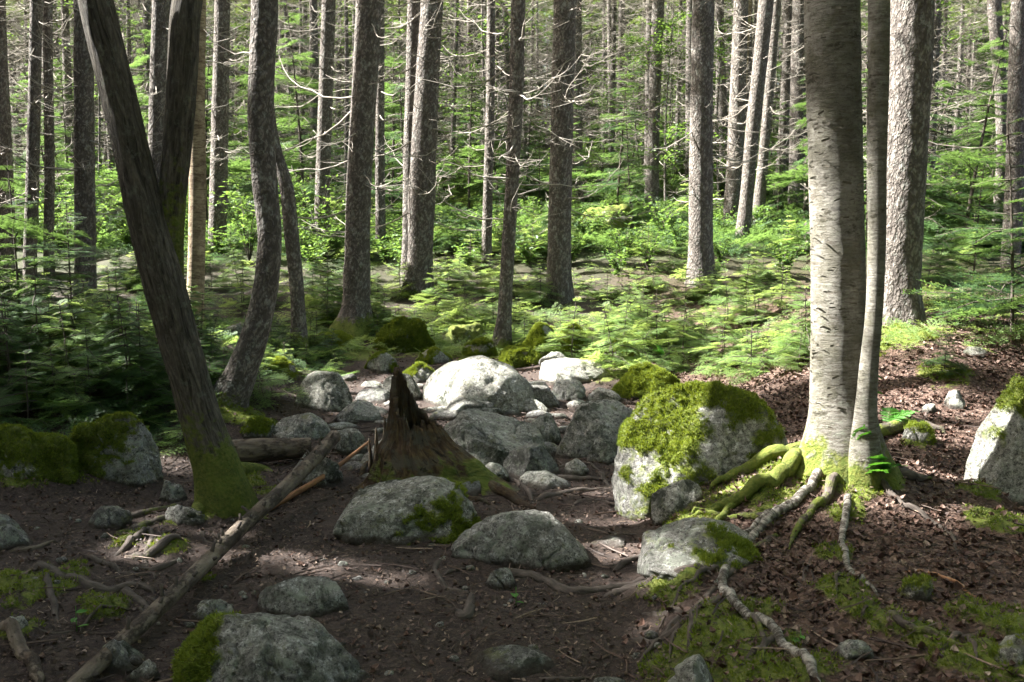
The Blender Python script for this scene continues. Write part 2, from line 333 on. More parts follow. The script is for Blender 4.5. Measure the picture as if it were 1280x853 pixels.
# ------------------------------------------------------------------ ground sheet
def axis(lo, hi, a, n):   # dense near zero, sparse far
    u = np.linspace(math.asinh(lo / a), math.asinh(hi / a), n); return a * np.sinh(u)
gx = axis(-350, 350, 2.2, 460); gy = 5.0 + axis(-60, 395, 2.4, 480)
GX, GY = np.meshgrid(gx, gy); fx, fy = GX.ravel(), GY.ravel()
for px, py, r in [(1060,600,.32),(1000,590,.28),(950,612,.25),(880,640,.22),(905,800,.35),(950,830,.3),(1060,650,.13),(1045,700,.12),(1050,745,.14),(1070,770,.1),
                  (1120,790,.13),(1160,800,.15),(1200,830,.15),(1250,660,.22),(1230,625,.15),(860,690,.18),(840,740,.2),(60,735,.28),(130,760,.15),(30,735,.2),(160,680,.13),(210,690,.12),
                  (235,650,.2),(300,610,.2),(250,730,.1),(110,575,.4),(40,580,.4),(300,525,.35),(450,445,.6),(550,440,.6),(620,445,.6),(760,470,.5),(1130,420,.35),(1180,385,.5),
                  (330,620,.12),(20,800,.1),(1180,470,.25),(1150,560,.12),(1080,440,.3),(1250,780,.2),(1240,840,.2),(960,640,.15),(850,655,.15)]:
    P, _ = hit(px, py); MOSS_SPOTS.append((P[0], P[1], r))
def moss_ground(x, y):
    m = np.zeros_like(x)
    for a, b, r in MOSS_SPOTS: m = np.maximum(m, 1 - np.hypot(x - a, (y - b) * .8) / (r * 1.35))
    q = np.stack([x, y, 0 * x], 1); m = m * 1.3 - .22 + .95 * fbm(q * 5, 4) * (m > -.3)
    return np.clip(m, -.4, 1)
near = ss(22, 14, np.hypot(fx, fy))
q3 = np.stack([fx, fy, 0 * fx], 1)
ms = moss_ground(fx, fy) * near + (ss(10, 14, fy)) * .35 * (fbm(q3 * .9, 3) * 2 + .9) * near
leafy = np.clip(ss(.5, 1.3, fx - .08 * (fy - 4)) * 1.0 + .25, 0, 1)
fz = terr(fx, fy, True)
ii = np.arange(len(fx)).reshape(GX.shape)
Q = np.stack([ii[:-1, :-1], ii[:-1, 1:], ii[1:, 1:], ii[1:, :-1]], 2).reshape(-1, 4)
g = MB().add(np.stack([fx, fy, fz], 1), Q, moss=ms, leafy=leafy, far=ss(13, 20, fy))
go = link('ground', g.mesh('ground', M['ground'])); go['kind'] = 'structure'

# ------------------------------------------------------------------ foliage templates
rng = np.random.default_rng(101)
def needle_axis(p0, p1, step, nl, nw, droop=0, taper=True):
    L = np.linalg.norm(p1 - p0); n = max(3, int(L / step)); u = (np.arange(n) + .5) / n
    d = (p1 - p0) / L; c = p0 + np.outer(u, p1 - p0); c[:, 2] -= droop * (u ** 2) * L
    side = np.cross([0, 0, 1.0], d); side /= np.linalg.norm(side) + 1e-9
    vs = []
    for s in (-1, 1):
        jit = rng.normal(0, .16, (n, 3)); k = nl * (1 - .35 * u if taper else 1) * rng.uniform(.75, 1.1, n)
        dr = d * .62 + side * s * .85 + jit; dr[:, 2] += rng.uniform(-.1, .25, n); dr /= np.linalg.norm(dr, axis=1)[:, None]
        a = c - d * nw * .5; b = c + d * nw * .5; t = c + dr * k[:, None]
        vs.append(np.stack([a, b, t], 1).reshape(-1, 3))
    return np.concatenate(vs), c
def spray(L=.4, nlat=9, step=.010, nl=.024, nw=.008, spread=.62, seed=0):
    """flat fir branch along +x: main axis and side twigs carrying needles"""
    out = []; v, c = needle_axis(np.zeros(3), np.array([L, 0, 0]), step, nl, nw, .15); out.append(v)
    for i in range(nlat):
        u = .12 + .82 * i / nlat
        for s in (-1, 1):
            p = np.array([u * L, 0, -.15 * u * u * L]); l = L * spread * (1.02 - u) * rng.uniform(.75, 1.1) + .02
            a = R(rng.uniform(42, 58)); e = p + l * np.array([math.cos(a), s * math.sin(a), rng.uniform(-.08, .1)])
            v, c = needle_axis(p, e, step, nl, nw, .12); out.append(v)
            if l > .13 and step < .02:
                for k in (.4, .7):
                    pp = p + (e - p) * k; ll = l * .38; a2 = a - R(40); a3 = a + R(38)
                    for aa in (a2, a3):
                        v, c = needle_axis(pp, pp + ll * np.array([math.cos(aa), s * math.sin(aa), 0]), step, nl, nw); out.append(v)
    return np.concatenate(out)
SPR = [spray(.4, rng.integers(8, 11)) for _ in range(5)]
SPRC = [spray(.8, 7, .035, .07, .022, .5) for _ in range(5)]     # coarse, for crowns high up
def tris(nv): return np.arange(nv).reshape(-1, 3)
def merge_sprays(mb, sprs, M_, O_, which):
    for k, sv in enumerate(sprs):
        m = which == k
        if m.any(): mb.add(place(sv, M_[m], O_[m]), None, tile(tris(len(sv)), len(sv), int(m.sum())))
def sapling_meshes(H, sparse=1.0, mat='fir', wid=.62, fine=True):
    stem = MB(); bend = rng.normal(0, .04, 2) * H
    zz = np.linspace(0, 1, 14); P = np.stack([bend[0] * zz ** 2, bend[1] * zz ** 2, -.05 + zz * (H + .05)], 1)
    tube(stem, P, .003 + .008 * H * (1 - zz), 6)
    Ms, Os, Wh = [], [], []; z = .12 * H; br = MB()
    while z < H * .99:
        u = z / H; L = wid * H ** .75 * (1.05 - u) * rng.uniform(.8, 1.1) + .05; nb = rng.integers(4, 6); a0 = rng.uniform(0, 6.28)
        for b in range(nb):
            if rng.random() > sparse * .88: continue
            a = a0 + b * 2 * np.pi / nb + rng.normal(0, .2); l = L * rng.uniform(.45, 1.2); pit = rng.normal(.05, .17) + (.35 if u > .9 else 0) - .1 * (1 - u)
            o = np.array([bend[0] * u * u, bend[1] * u * u, z])
            Ms.append(rotm(a, pit, rng.normal(0, .15), l / .4)[0]); Os.append(o); Wh.append(rng.integers(0, 5))
            d = np.array([math.cos(a) * math.cos(pit), math.sin(a) * math.cos(pit), math.sin(pit)])
            tube(stem, np.stack([o, o + d * l * .5, o + d * l * .95 - [0, 0, .12 * l]]), np.array([.004, .0028, .0012]) * (1 + H * .4), 4, cap=False)
        z += rng.uniform(.05, .085) * (.6 + H * .5)
    f = MB(); merge_sprays(f, SPR, np.array(Ms), np.array(Os), np.array(Wh))
    return stem.mesh('stem', M['root']), f.mesh('foliage', M[mat], False)
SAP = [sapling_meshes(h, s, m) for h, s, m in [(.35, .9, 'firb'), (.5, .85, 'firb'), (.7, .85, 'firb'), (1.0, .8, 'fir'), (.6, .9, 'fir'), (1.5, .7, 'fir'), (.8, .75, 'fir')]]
TALL = [sapling_meshes(h, s, m, .5) for h, s, m in [(2.6, .6, 'fir'), (3.6, .5, 'fir')]]
def sapling(pos, k, label, group=None, sc=1.0, src=None, tilt=0, stemlabel=None):
    st, fo = (src or SAP)[k]
    e = empty('young_fir' if src is TALL else 'fir_sapling', (pos[0], pos[1], pos[2])); e.rotation_euler = (tilt, rng.normal(0, .05), rng.uniform(0, 6.28)); e.scale = (sc,) * 3
    link('stem', st, e); link('foliage', fo, e); thing(e, label, 'young fir' if src is TALL else 'fir sapling', group); e.rotation_euler.y = rng.normal(0, .1); return e

# broadleaf shrubs
def leaf_tpl(L=.07, W=.038):
    st = np.linspace(0, 1, 5); wv = W * np.sin(np.pi * np.clip(st * .95 + .03, 0, 1)) ** .8
    v = []
    for s_, w_ in zip(st, wv): v += [(s_ * L, -w_ / 2, .12 * w_), (s_ * L, 0, -.06 * L * s_), (s_ * L, w_ / 2, .12 * w_)]
    q = []
    for i in range(4):
        for j in range(2): a = i * 3 + j; q.append([a, a + 1, a + 4, a + 3])
    return np.array(v), np.array(q)
LV, LQ = leaf_tpl()
def shrub_meshes(H, n=9, mat='broad', ls=1.0):
    st = MB(); Ms, Os = [], []
    for i in range(n):
        a = rng.uniform(0, 6.28); r = H * rng.uniform(.2, .6); P = spline([(0, 0, 0), (r * .3 * math.cos(a), r * .3 * math.sin(a), H * .5), (r * math.cos(a), r * math.sin(a), H * rng.uniform(.7, 1.05))], 8)
        tube(st, P, np.linspace(.006, .002, 8), 4, cap=False)
        for k in range(2, 8):
            for s in (-1, 1, 0):
                yaw = a + s * 1.3 + rng.normal(0, .4); Ms.append(rotm(yaw, rng.normal(.05, .3), rng.normal(0, .3), rng.uniform(.6, 1.4) * ls)[0]); Os.append(P[k] + rng.normal(0, .015, 3))
    f = MB(); Ms = np.array(Ms); Os = np.array(Os); f.add(place(LV, Ms, Os), tile(LQ, len(LV), len(Ms)))
    return st.mesh('stem', M['root']), f.mesh('leaves', M[mat], False)
SHR = [shrub_meshes(h, n) for h, n in ((.5, 12), (.8, 16), (1.2, 22))]
def shrub(pos, k, label, group, sc=1.0):
    st, fo = SHR[k]; e = empty('leafy_shrub', pos); e.rotation_euler = (0, 0, rng.uniform(0, 6.28)); e.scale = (sc,) * 3
    link('stem', st, e); link('leaves', fo, e); return thing(e, label, 'shrub', group)

# dead branches
def dead_branch(L, sub=6, up=.18):
    mb = MB(); n = 9; u = np.linspace(0, 1, n); k = rng.uniform(-.12, .12)
    P = np.stack([u * L, k * np.sin(u * 3) * L, (up * (u ** 2) - .10 * np.sin(u * np.pi)) * L], 1) + np.r_[[[0, 0, 0]], rng.normal(0, .008 * L, (n - 1, 3))]
    tube(mb, P, .011 * (L / 1.5) ** .5 * (1 - .8 * u), 5, cap=False)
    for i in range(sub):
        j = rng.integers(2, n - 1); s = rng.choice([-1, 1]); l = L * rng.uniform(.15, .4) * (1.15 - u[j]); a = R(rng.uniform(35, 65)) * s
        d = np.array([math.cos(a), math.sin(a), rng.uniform(-.2, .25)]); m = P[j] + d * l * .5 + rng.normal(0, .02 * L, 3)
        tube(mb, spline([P[j], m, P[j] + d * l + [0, 0, rng.uniform(-.05, .12) * l]], 5), np.linspace(.0045, .002, 5), 3, cap=False)
    return mb
DB = [dead_branch(L, s) for L, s in [(1.6, 9), (1.3, 7), (1.0, 6), (1.8, 11), (.7, 4), (.35, 2), (1.2, 3), (2.1, 12)]]
DBM = [d.mesh('dead_branch', M['twig']) for d in DB]
def merge_branches(mb, spec):     # spec: list (k, yaw, pitch, scale, pos)
    for k, yaw, pit, sc, pos in spec:
        d = DB[k]; Mx = rotm(yaw, pit, rng.uniform(0, 6.28) if False else 0, sc)
        o = mb.n; V = d.verts() @ Mx[0].T + pos
        mb.add(V, np.concatenate(d.q), None, bc=np.concatenate(d.at['bc']), moss=np.zeros(len(V)))

# crowns
WINDOWS = []      # (point, radius): places the photograph shows in full sun
def crown_mesh(H0, H1, rad, dens=1.0, base=(0, 0, 0), windows=False, wood=True, name='crown'):
    Ms, Os, Wh = [], [], []; wd = MB(); z = H0; base = np.array(base)
    W = np.array([p for p, r in WINDOWS]) if windows and WINDOWS else None; Wr = np.array([r for p, r in WINDOWS]) if W is not None else None
    while z < H1:
        u = (z - H0) / (H1 - H0); Lm = rad * (1.02 - u) ** .8 * (.75 + .5 * min(1, u * 4)) ; nb = max(3, int(6 * dens)); a0 = rng.uniform(0, 6.28)
        for b in range(nb):
            a = a0 + b * 6.283 / nb + rng.normal(0, .25); L = Lm * rng.uniform(.7, 1.15); pit = -.22 + .5 * u + rng.normal(0, .08)
            d = np.array([math.cos(a) * math.cos(pit), math.sin(a) * math.cos(pit), math.sin(pit)]); o = np.array([0, 0, z])
            kept = 0; t = .25 * L; Lw = L
            while t < L:
                p = o + d * t - np.array([0, 0, .06 * t * t]); ok = True
                if W is not None:
                    c = p + base + d * .38; D = W - c; tt = -(D @ SUND); dist = np.linalg.norm(D + np.outer(tt, SUND), axis=1)
                    ok = not ((tt > 0) & (dist < Wr + np.where(Wr > .1, .45, .36))).any()  # crown shaped for the light: sprays shading a sunlit place are left out
                if ok:
                    for s in (-1, 1):
                        if rng.random() < .9:
                            Ms.append(rotm(a + s * rng.uniform(.3, .9), pit + rng.normal(-.1, .15), rng.normal(0, .3), rng.uniform(.7, 1.15))[0]); Os.append(p); Wh.append(rng.integers(0, 5))
                    kept += 1
                else: Lw = min(Lw, t)
                t += .42 / dens ** .5
            if wood and kept and Lw > .3: tube(wd, np.stack([o, o + d * Lw * .5 - [0, 0, .015 * Lw * Lw], o + d * Lw - [0, 0, .06 * Lw * Lw]]), [.022, .014, .005], 4, cap=False)
        z += rng.uniform(.32, .5) / dens ** .5
    f = MB()
    if not Ms: Ms = [np.eye(3) * .1]; Os = [np.array([0, 0, H1])]; Wh = [0]
    merge_sprays(f, SPRC, np.array(Ms), np.array(Os), np.array(Wh))
    return f.mesh(name, M['crown'], False), (wd.mesh('live_branches', M['spruce']) if wood and wd.n else None)
CROWNS = [crown_mesh(h0, h1, r, d) for h0, h1, r, d in [(7.5, 15, 1.6, .42), (8.5, 17, 1.8, .42), (6.8, 14, 1.5, .4), (9.5, 18, 1.9, .42)]]

CSPEC = [(7.5, 15, 1.6, .5), (8.5, 17, 1.8, .5), (6.8, 14, 1.5, .5), (9.5, 18, 1.9, .5)]
def blocked(x, y, z0, h0, h1, rad, first=None):
    """how many sunlit places have this tree's column on their way to the sun"""
    if not WINDOWS: return 0
    W = np.array([p for p, r in WINDOWS[:first]]); r = np.array([r for p, r in WINDOWS[:first]]); s2 = SUND[:2] / np.linalg.norm(SUND[:2]); k = math.tan(SUN_EL)
    D = np.array([x, y]) - W[:, :2]; along = D @ s2; perp = np.abs(D[:, 0] * s2[1] - D[:, 1] * s2[0]); hz = W[:, 2] + along * k - z0
    return int(((along > 0) & (perp < rad + r) & (hz > h0 - rad * k) & (hz < h1 + rad * k)).sum())
def tree_crown(e, k, x, y, z, pz=(0, 0), sc=1.0):
    h0, h1, rd, dn = CSPEC[k]
    if blocked(x, y, z, h0, h1, rd): c, wd = crown_mesh(h0, h1, rd, dn, (x + pz[0], y + pz[1], z), True); e.rotation_euler = (0, 0, 0); e.scale = (1, 1, 1)
    else: c, wd = CROWNS[k]
    link('crown', c, e, (pz[0], pz[1], 0))
    if wd: b = link('live_branches', wd, e, (pz[0], pz[1], 0)); b['kind'] = 'stuff'
# ------------------------------------------------------------------ trunk helper
def bark_shape(kind, seed):
    def f(A, L, RR, bc):
        b = bc.reshape(-1, 3)
        if kind == 'furrow': n = .10 * np.abs(fbm(b * [16, 16, 2.6] + seed, 3)) + .05 * fbm(b * [5, 5, 1.6] + seed, 3) - .02
        elif kind == 'birch': n = .022 * fbm(b * [9, 9, 14] + seed, 4) + .05 * fbm(b * [4, 4, 2.5] + seed, 3)
        elif kind in ('far',): n = .06 * fbm(b * [5, 5, 2] + seed, 2)
        else: n = .05 * fbm(b * [12, 12, 8] + seed, 3) + .05 * fbm(b * [4, 4, 1.5] + seed, 2)
        return 1 + n.reshape(A.shape)
    return f
def trunk(mb, pts, rad, sides, kind='spruce', flare=None, seed=0, seg=.05, moss_h=0, moss_amt=0, flat=1.0):
    P = np.asarray(pts, float); L = np.linalg.norm(np.diff(P, axis=0), axis=1).sum(); n = max(6, int(L / seg))
    SP = spline(np.hstack([P, np.asarray(rad)[:, None]]), n); z0 = SP[0, 2]
    bs = bark_shape(kind, seed)
    fl = flare or []
    def shp(A, LL, RR, bc):
        f = bs(A, LL, RR, bc); h = (SP[:, 2] - z0)[:, None]
        for ang, amt, hh, wdt in fl:
            f = f + amt * np.exp(-np.clip(h, 0, 99) / hh) * np.exp(-(np.angle(np.exp(1j * (A - ang))) / wdt) ** 2)
        return f
    def mf(V, B):
        if moss_amt <= 0: return np.full(len(V), -.5)
        return moss_amt * np.exp(-np.clip(V[:, 2] - z0 - .27, 0, 99) / moss_h) + .35 * fbm(B * 3.5 + seed, 4) - .15
    tube(mb, SP[:, :3], SP[:, 3], sides, shp, mossf=mf, flat=flat); return SP
def px_stem(pl, Y, base_ext=.25):
    """pl: pixel polyline bottom->top [(px,py,width_px)] at world depth Y"""
    pts, rad = [], []
    for px, py, wpx in pl:
        P = at(px, py, Y); pts.append(P); t = (P - CAM) @ FW; rad.append(wpx / 2 / F * t)
    return pts, rad
def hero(name, label, cat, pl, mat, kind, H=14, sides=28, flare=(), moss=(0, 0), branches=0, bz=(1.2, 5.5), crown=None, seg=.05, group=None, Y=None, bl=(0, 1, 2, 3, 4, 5, 6)):
    if Y is None: B, t = hit(pl[0][0], pl[0][1]); Y = B[1]
    pts, rad = px_stem(pl, Y); B = np.array(pts[0]); gz = float(terr(B[0], Y)[0]); B[2] = min(B[2], gz)
    pts = [B - [0, 0, .2]] + pts[0:]; rad = [rad[0] * 1.06] + rad
    pts[1] = pts[1] + np.array([0, 0, .02])
    d = (pts[-1] - pts[-2]); d /= np.linalg.norm(d); d = d * .6 + np.array([0, 0, .4]); d /= np.linalg.norm(d)
    top = pts[-1]; nseg = 3; Lr = max(1, (H - (top[2] - B[2])))
    for i in range(1, nseg + 1): pts.append(top + d * Lr * i / nseg); rad.append(rad[len(rad) - i if False else -1] * (1 - .27))
    mb = MB(); SP = trunk(mb, pts, rad, sides, kind, flare, rng.uniform(0, 50), seg, moss[0] or 1, moss[1])
    e = empty(name, B); thing(e, label, cat, group); link('trunk', mb.mesh('trunk', M[mat], True, B), e)
    def pt(z):
        i = int(np.argmin(np.abs(SP[:, 2] - B[2] - z))); return SP[i, :3] - B, SP[i, 3]
    for i in range(branches):
        z = bz[0] + (bz[1] - bz[0]) * (i + rng.random()) / branches; p, r = pt(z); a = rng.uniform(0, 6.28)
        o = link('branch', DBM[int(rng.choice(bl))], e, p + np.array([math.cos(a), math.sin(a), 0]) * r * .8)
        o.rotation_euler = (rng.normal(0, .2), -rng.normal(.0, .22), a); o.scale = (rng.uniform(.65, 1.15),) * 3
    if crown is not None:
        p, _ = pt(8); tree_crown(e, crown, B[0], B[1], B[2], (p[0], p[1]))
    return e, SP, B

# ------------------------------------------------------------------ sunlit places
rng = np.random.default_rng(102)
def win(px, py, r, up=0.0, Y=None):
    P = hit(px, py)[0] if Y is None else at(px, py, Y); WINDOWS.append((P + [0, 0, up], r))
for px, py, r in [(740,440,.55),(800,430,.6),(860,420,.7),(930,400,.8),(980,430,.6),(990,390,.8),(880,360,1.1),(800,350,1.2),(700,340,1.3),(620,330,1.3),(950,320,1.5),
                  (560,490,.35),(610,480,.33),(590,505,.2),(700,462,.4),(740,465,.4),(980,455,.4),(960,480,.25),
                  (450,320,1.0),(540,370,.6),(430,360,.6),(810,520,.15),(880,500,.18),(840,540,.12)]: win(px, py, r, .12)
Ybw = hit(1050, 588)[0][1]
for py in range(285, 575, 20): win(1022, py, .20, 0, Ybw)
for px, py in [(740,400),(780,380),(830,370),(880,390),(930,370),(980,360),(850,410),(960,410),(720,440),(900,430)]: win(px, py, .5, .6)
for py in range(250, 400, 50): win(1090, py, .05, 0, Ybw - .2)
for py in (470, 510, 550): win(985, py, .16, 0, Ybw)
for py in (200, 260, 320, 370): win(1105, py, .15, 0, 8.4)
win(1150, 500, .18); win(1150, 520, .16); win(1200, 515, .15); win(1215, 430, .2); win(1130, 440, .2); win(1225, 560, .10, .1); win(1090, 615, .05)
for p in [(300, 678, .05), (355, 680, .05), (180, 705, .05), (470, 735, .05), (760, 620, .07), (820, 705, .05), (870, 760, .05), (240, 560, .06), (270,690,.04), (1080,480,.07),(1000,570,.09),(960,580,.08),(870,560,.07),(120,430,.25),(150,435,.2),(95,470,.12),(220,650,.04),(740,520,.12),(620,540,.08),(430,500,.1),(390,490,.12)]: win(*p[:2], p[2])
wr = np.random.default_rng(3)
for px, py, r, u in [(860,560,.14,.55),(920,560,.14,.5),(890,590,.12,.45),(940,600,.11,.2),(60,430,.13,.5),(150,440,.14,.35),(180,430,.2,.2),(100,480,.12,.4),(30,380,.15,.8),(200,500,.10,.3),(130,400,.14,.8),(230,480,.1,.3),(330,480,.14,.3),(390,480,.12,.2),(400,470,.1,.3),
                    (470,505,.11,.0),(445,505,.11,.1),(120,560,.10,.3),(560,590,.11,.1),(520,520,.11,.2),(760,520,.14,.15),(720,530,.11,.2),(640,530,.11,.15),(880,500,.15,.3),(830,530,.11,.3)]: win(px, py, r, u)
for i in range(70): win(wr.uniform(370, 1010), wr.uniform(262, 400), wr.uniform(.4, .9), .3)
for i in range(25): win(wr.uniform(0, 400), wr.uniform(262, 380), wr.uniform(.25, .5), .5)
for i in range(16): win(wr.uniform(1150, 1280), wr.uniform(200, 380), wr.uniform(.2, .5), .5)
for py in (20, 60, 110, 160, 200): win(212, py, .05, 0, 5.7)
for py in (30, 80, 140, 220, 300): win(440, py, .2, 0, 13); win(700, py, .2, 0, 15); win(870, py, .22, 0, 14); win(318, py * .8, .15, 0, 9)

# ------------------------------------------------------------------ hero trees
rng = np.random.default_rng(103)
def flare5(k=.55, h=.22, w=.38, n=5, ph=0.0): return [(ph + i * 6.283 / n + random.uniform(-.2, .2), k * random.uniform(.6, 1.2), h, w) for i in range(n)]
# forked tree left
Bf, _ = hit(278, 640); Yf = Bf[1]
pts, rad = px_stem([(283,645,74),(275,600,62),(250,520,50),(228,440,48),(209,370,51),(190,300,48),(170,215,44),(148,120,43),(126,30,43),(116,-15,42),(70,-230,38)], Yf)
pts = [pts[0] - [0, 0, .15]] + pts; rad = [rad[0]] + rad
e = empty('forked_tree', Bf); thing(e, 'dark furrowed forked tree leaning left, moss on its foot, left of the fallen pole', 'tree')
mb = MB(); trunk(mb, pts, rad, 72, 'furrow', [(-.5, .9, .14, .35), (-1.5, .6, .12, .3), (-2.4, .7, .14, .3), (.6, .8, .13, .35), (3., .6, .12, .4)], 3, .025, .8, 1.05)
link('trunk', mb.mesh('trunk', M['furrow'], True, Bf), e)
pts2, rad2 = px_stem([(216,410,24),(213,350,32),(212,290,34),(217,225,35),(223,160,36),(228,90,37),(232,20,37),(234,-40,37),(205,-300,33),(150,-600,28)], Yf + .07)
pts2[-3] = pts2[-3] + [0, .08, 0]; pts2[-2] = pts2[-2] + [0, .75, 0]; pts2[-1] = pts2[-1] + [0, 1.7, 0]
mb = MB(); trunk(mb, pts2, rad2, 56, 'furrow', [], 9, .025, 1.4, .85); link('stem', mb.mesh('stem', M['furrow'], True, Bf), e)
mb = MB()
for pa in ([(285,620),(320,640),(345,655)], [(290,600),(330,590),(350,600)], [(260,640),(235,655),(205,665)]):
    P = np.array([hit(*a)[0] for a in pa]); P[0, 2] += .06; P[-1, 2] -= .03; mb = MB(); S = spline(P, 14); tube(mb, S, np.linspace(.07, .02, 14), 10, bark_shape('root', 3), mossf=lambda V, B: .75 + .4 * fbm(V * 6, 3)); link('root', mb.mesh('root', M['furrow'], True, Bf), e)
# big birch
Bb, _ = hit(1050, 588); Yb = Bb[1]
pts, rad = px_stem([(1052,600,120),(1052,560,96),(1052,520,80),(1049,470,70),(1048,400,66),(1047,300,66),(1044,200,66),(1042,100,67),(1040,0,67),(1038,-60,67),(1030,-300,64),(1020,-700,50),(1010,-1500,30)], Yb)
pts = [pts[0] - [0, 0, .2]] + pts; rad = [rad[0]] + rad
birch = empty('birch_tree', Bb); thing(birch, 'big pale birch with shaggy horizontally peeling bark and pale roots spreading over the bank', 'birch tree')
mb = MB(); trunk(mb, pts, rad, 96, 'birch', [(-.2, .9, .13, .3), (-1.0, .5, .12, .3), (-2.2, .6, .14, .3), (3.1, .9, .14, .3), (1.2, .6, .14, .3), (-.7, .5, .3, .5), (3.5, .5, .3, .4)], 5, .02, .42, .92)
link('trunk', mb.mesh('trunk', M['birch'], True, Bb), birch)
mb = MB(); n = 800      # curls of loose bark standing off the trunk
Mx = []; O = []
for i in range(n):
    z = rng.uniform(.35, 4.5); a = rng.uniform(0, 6.28); c = at(1050 - 4 * z, 588 - z * 215, Yb); r = .158
    O.append([c[0] + math.cos(a) * r, Yb + math.sin(a) * r, Bb[2] + z]); Mx.append(rotm(a + 1.57, rng.normal(0, .25), rng.normal(1.5, .22), rng.uniform(.2, .55))[0])
cv = np.array([[0, 0, 0], [.05, 0, .006], [.05, .02, .012], [0, .022, .01], [-.04, .0, .004], [-.035, .018, .016]]); cq = np.array([[0, 1, 2, 3], [4, 0, 3, 5]])
mb.add(place(cv, np.array(Mx), np.array(O)), tile(cq, 6, n)); pb = link('peeling_bark', mb.mesh('peeling_bark', M['birch'], False, Bb), birch); pb['kind'] = 'stuff'
def root_px(path, r0, r1, mat, parent=None, off=None, lift=.4, moss=-.5, name='root', n=None, wob=.012):
    P = np.array([hit(*a)[0] for a in path]); L = np.linalg.norm(np.diff(P, axis=0), axis=1).sum(); n = n or max(10, int(L / .02)); S = spline(P, n); rr = np.linspace(r0, r1, n) * (1 + .18 * fbm(np.arange(n)[:, None] * [.13, 0, 0] + P[0], 2))
    S[:, :2] += wob * np.stack([fbm(S * 9 + 3, 2), fbm(S * 9 + 8, 2)], 1)
    S[:, 2] = terr(S[:, 0], S[:, 1], True) + rr * lift + .02 * fbm(S * 4 + 1, 2); S[-1, 2] -= r1 * 2; S[-2, 2] -= r1; rr[-8:] *= np.linspace(1, .25, 8)
    if parent is None:
        k5 = min(10, n // 3); S[:k5, 2] -= np.linspace(rr[0] * 1.6, 0, k5); S[:, 2] -= .5 * rr * (.5 + fbm(S * 3.1 + r0 * 99, 2)); rr[:k5] *= np.linspace(.5, 1, k5)
    mb = MB(); seed = rng.uniform(0, 30); sh = lambda A, LL, RR, bc: 1 + (.16 * fbm(bc.reshape(-1, 3) * [18, 18, 10] + seed, 3)).reshape(A.shape)
    tube(mb, S, rr, 14, sh, mossf=lambda V, B: moss + .5 * fbm(V * 7 + seed, 3))
    if parent is not None: return link(name, mb.mesh(name, M[mat], True, off), parent)
    B0 = S[n // 2]; return link(name, mb.mesh(name, M[mat], True, B0), None, B0)
BR = [([(1025,575),(1000,580),(960,588),(920,600),(885,620)], .05, .026, 'root', .62), ([(1030,600),(1005,625),(960,660),(915,705),(903,745),(920,775),(960,800),(1000,835),(1030,880)], .023, .017, 'wroot', -.5),
      ([(1005,625),(950,660),(900,680),(850,705),(800,735)], .022, .012, 'wroot', -.1), ([(1060,632),(1052,680),(1053,700),(1065,722),(1085,745),(1102,756)], .018, .012, 'wroot', -.4),
      ([(1000,590),(960,620),(910,640),(860,655)], .05, .02, 'root', .7), ([(1075,560),(1110,545),(1150,535),(1185,545)], .06, .03, 'root', .5), ([(1085,580),(1120,600),(1170,600)], .05, .015, 'root', .4), ([(1045,606),(1030,632),(1005,655),(985,690)], .03, .010, 'root', .5)]
BR += [([(915,705),(880,725),(845,760),(820,800)], .014, .006, 'root', .0), ([(905,755),(880,775),(865,810)], .012, .005, 'root', .3), ([(960,660),(930,650),(890,655),(840,668)], .02, .008, 'root', .55),
       ([(1065,722),(1045,740),(1050,770)], .010, .004, 'root', .4), ([(1080,600),(1130,640),(1170,660),(1200,700)], .02, .006, 'root', .1), ([(985,600),(940,625),(905,650),(900,690)], .028, .012, 'root', .75), ([(940,790),(955,815),(950,850)], .012, .006, 'root', .4)]
for pa, a, b, mt, mo in BR: root_px(pa, a, b, mt, birch, Bb, .75, mo)
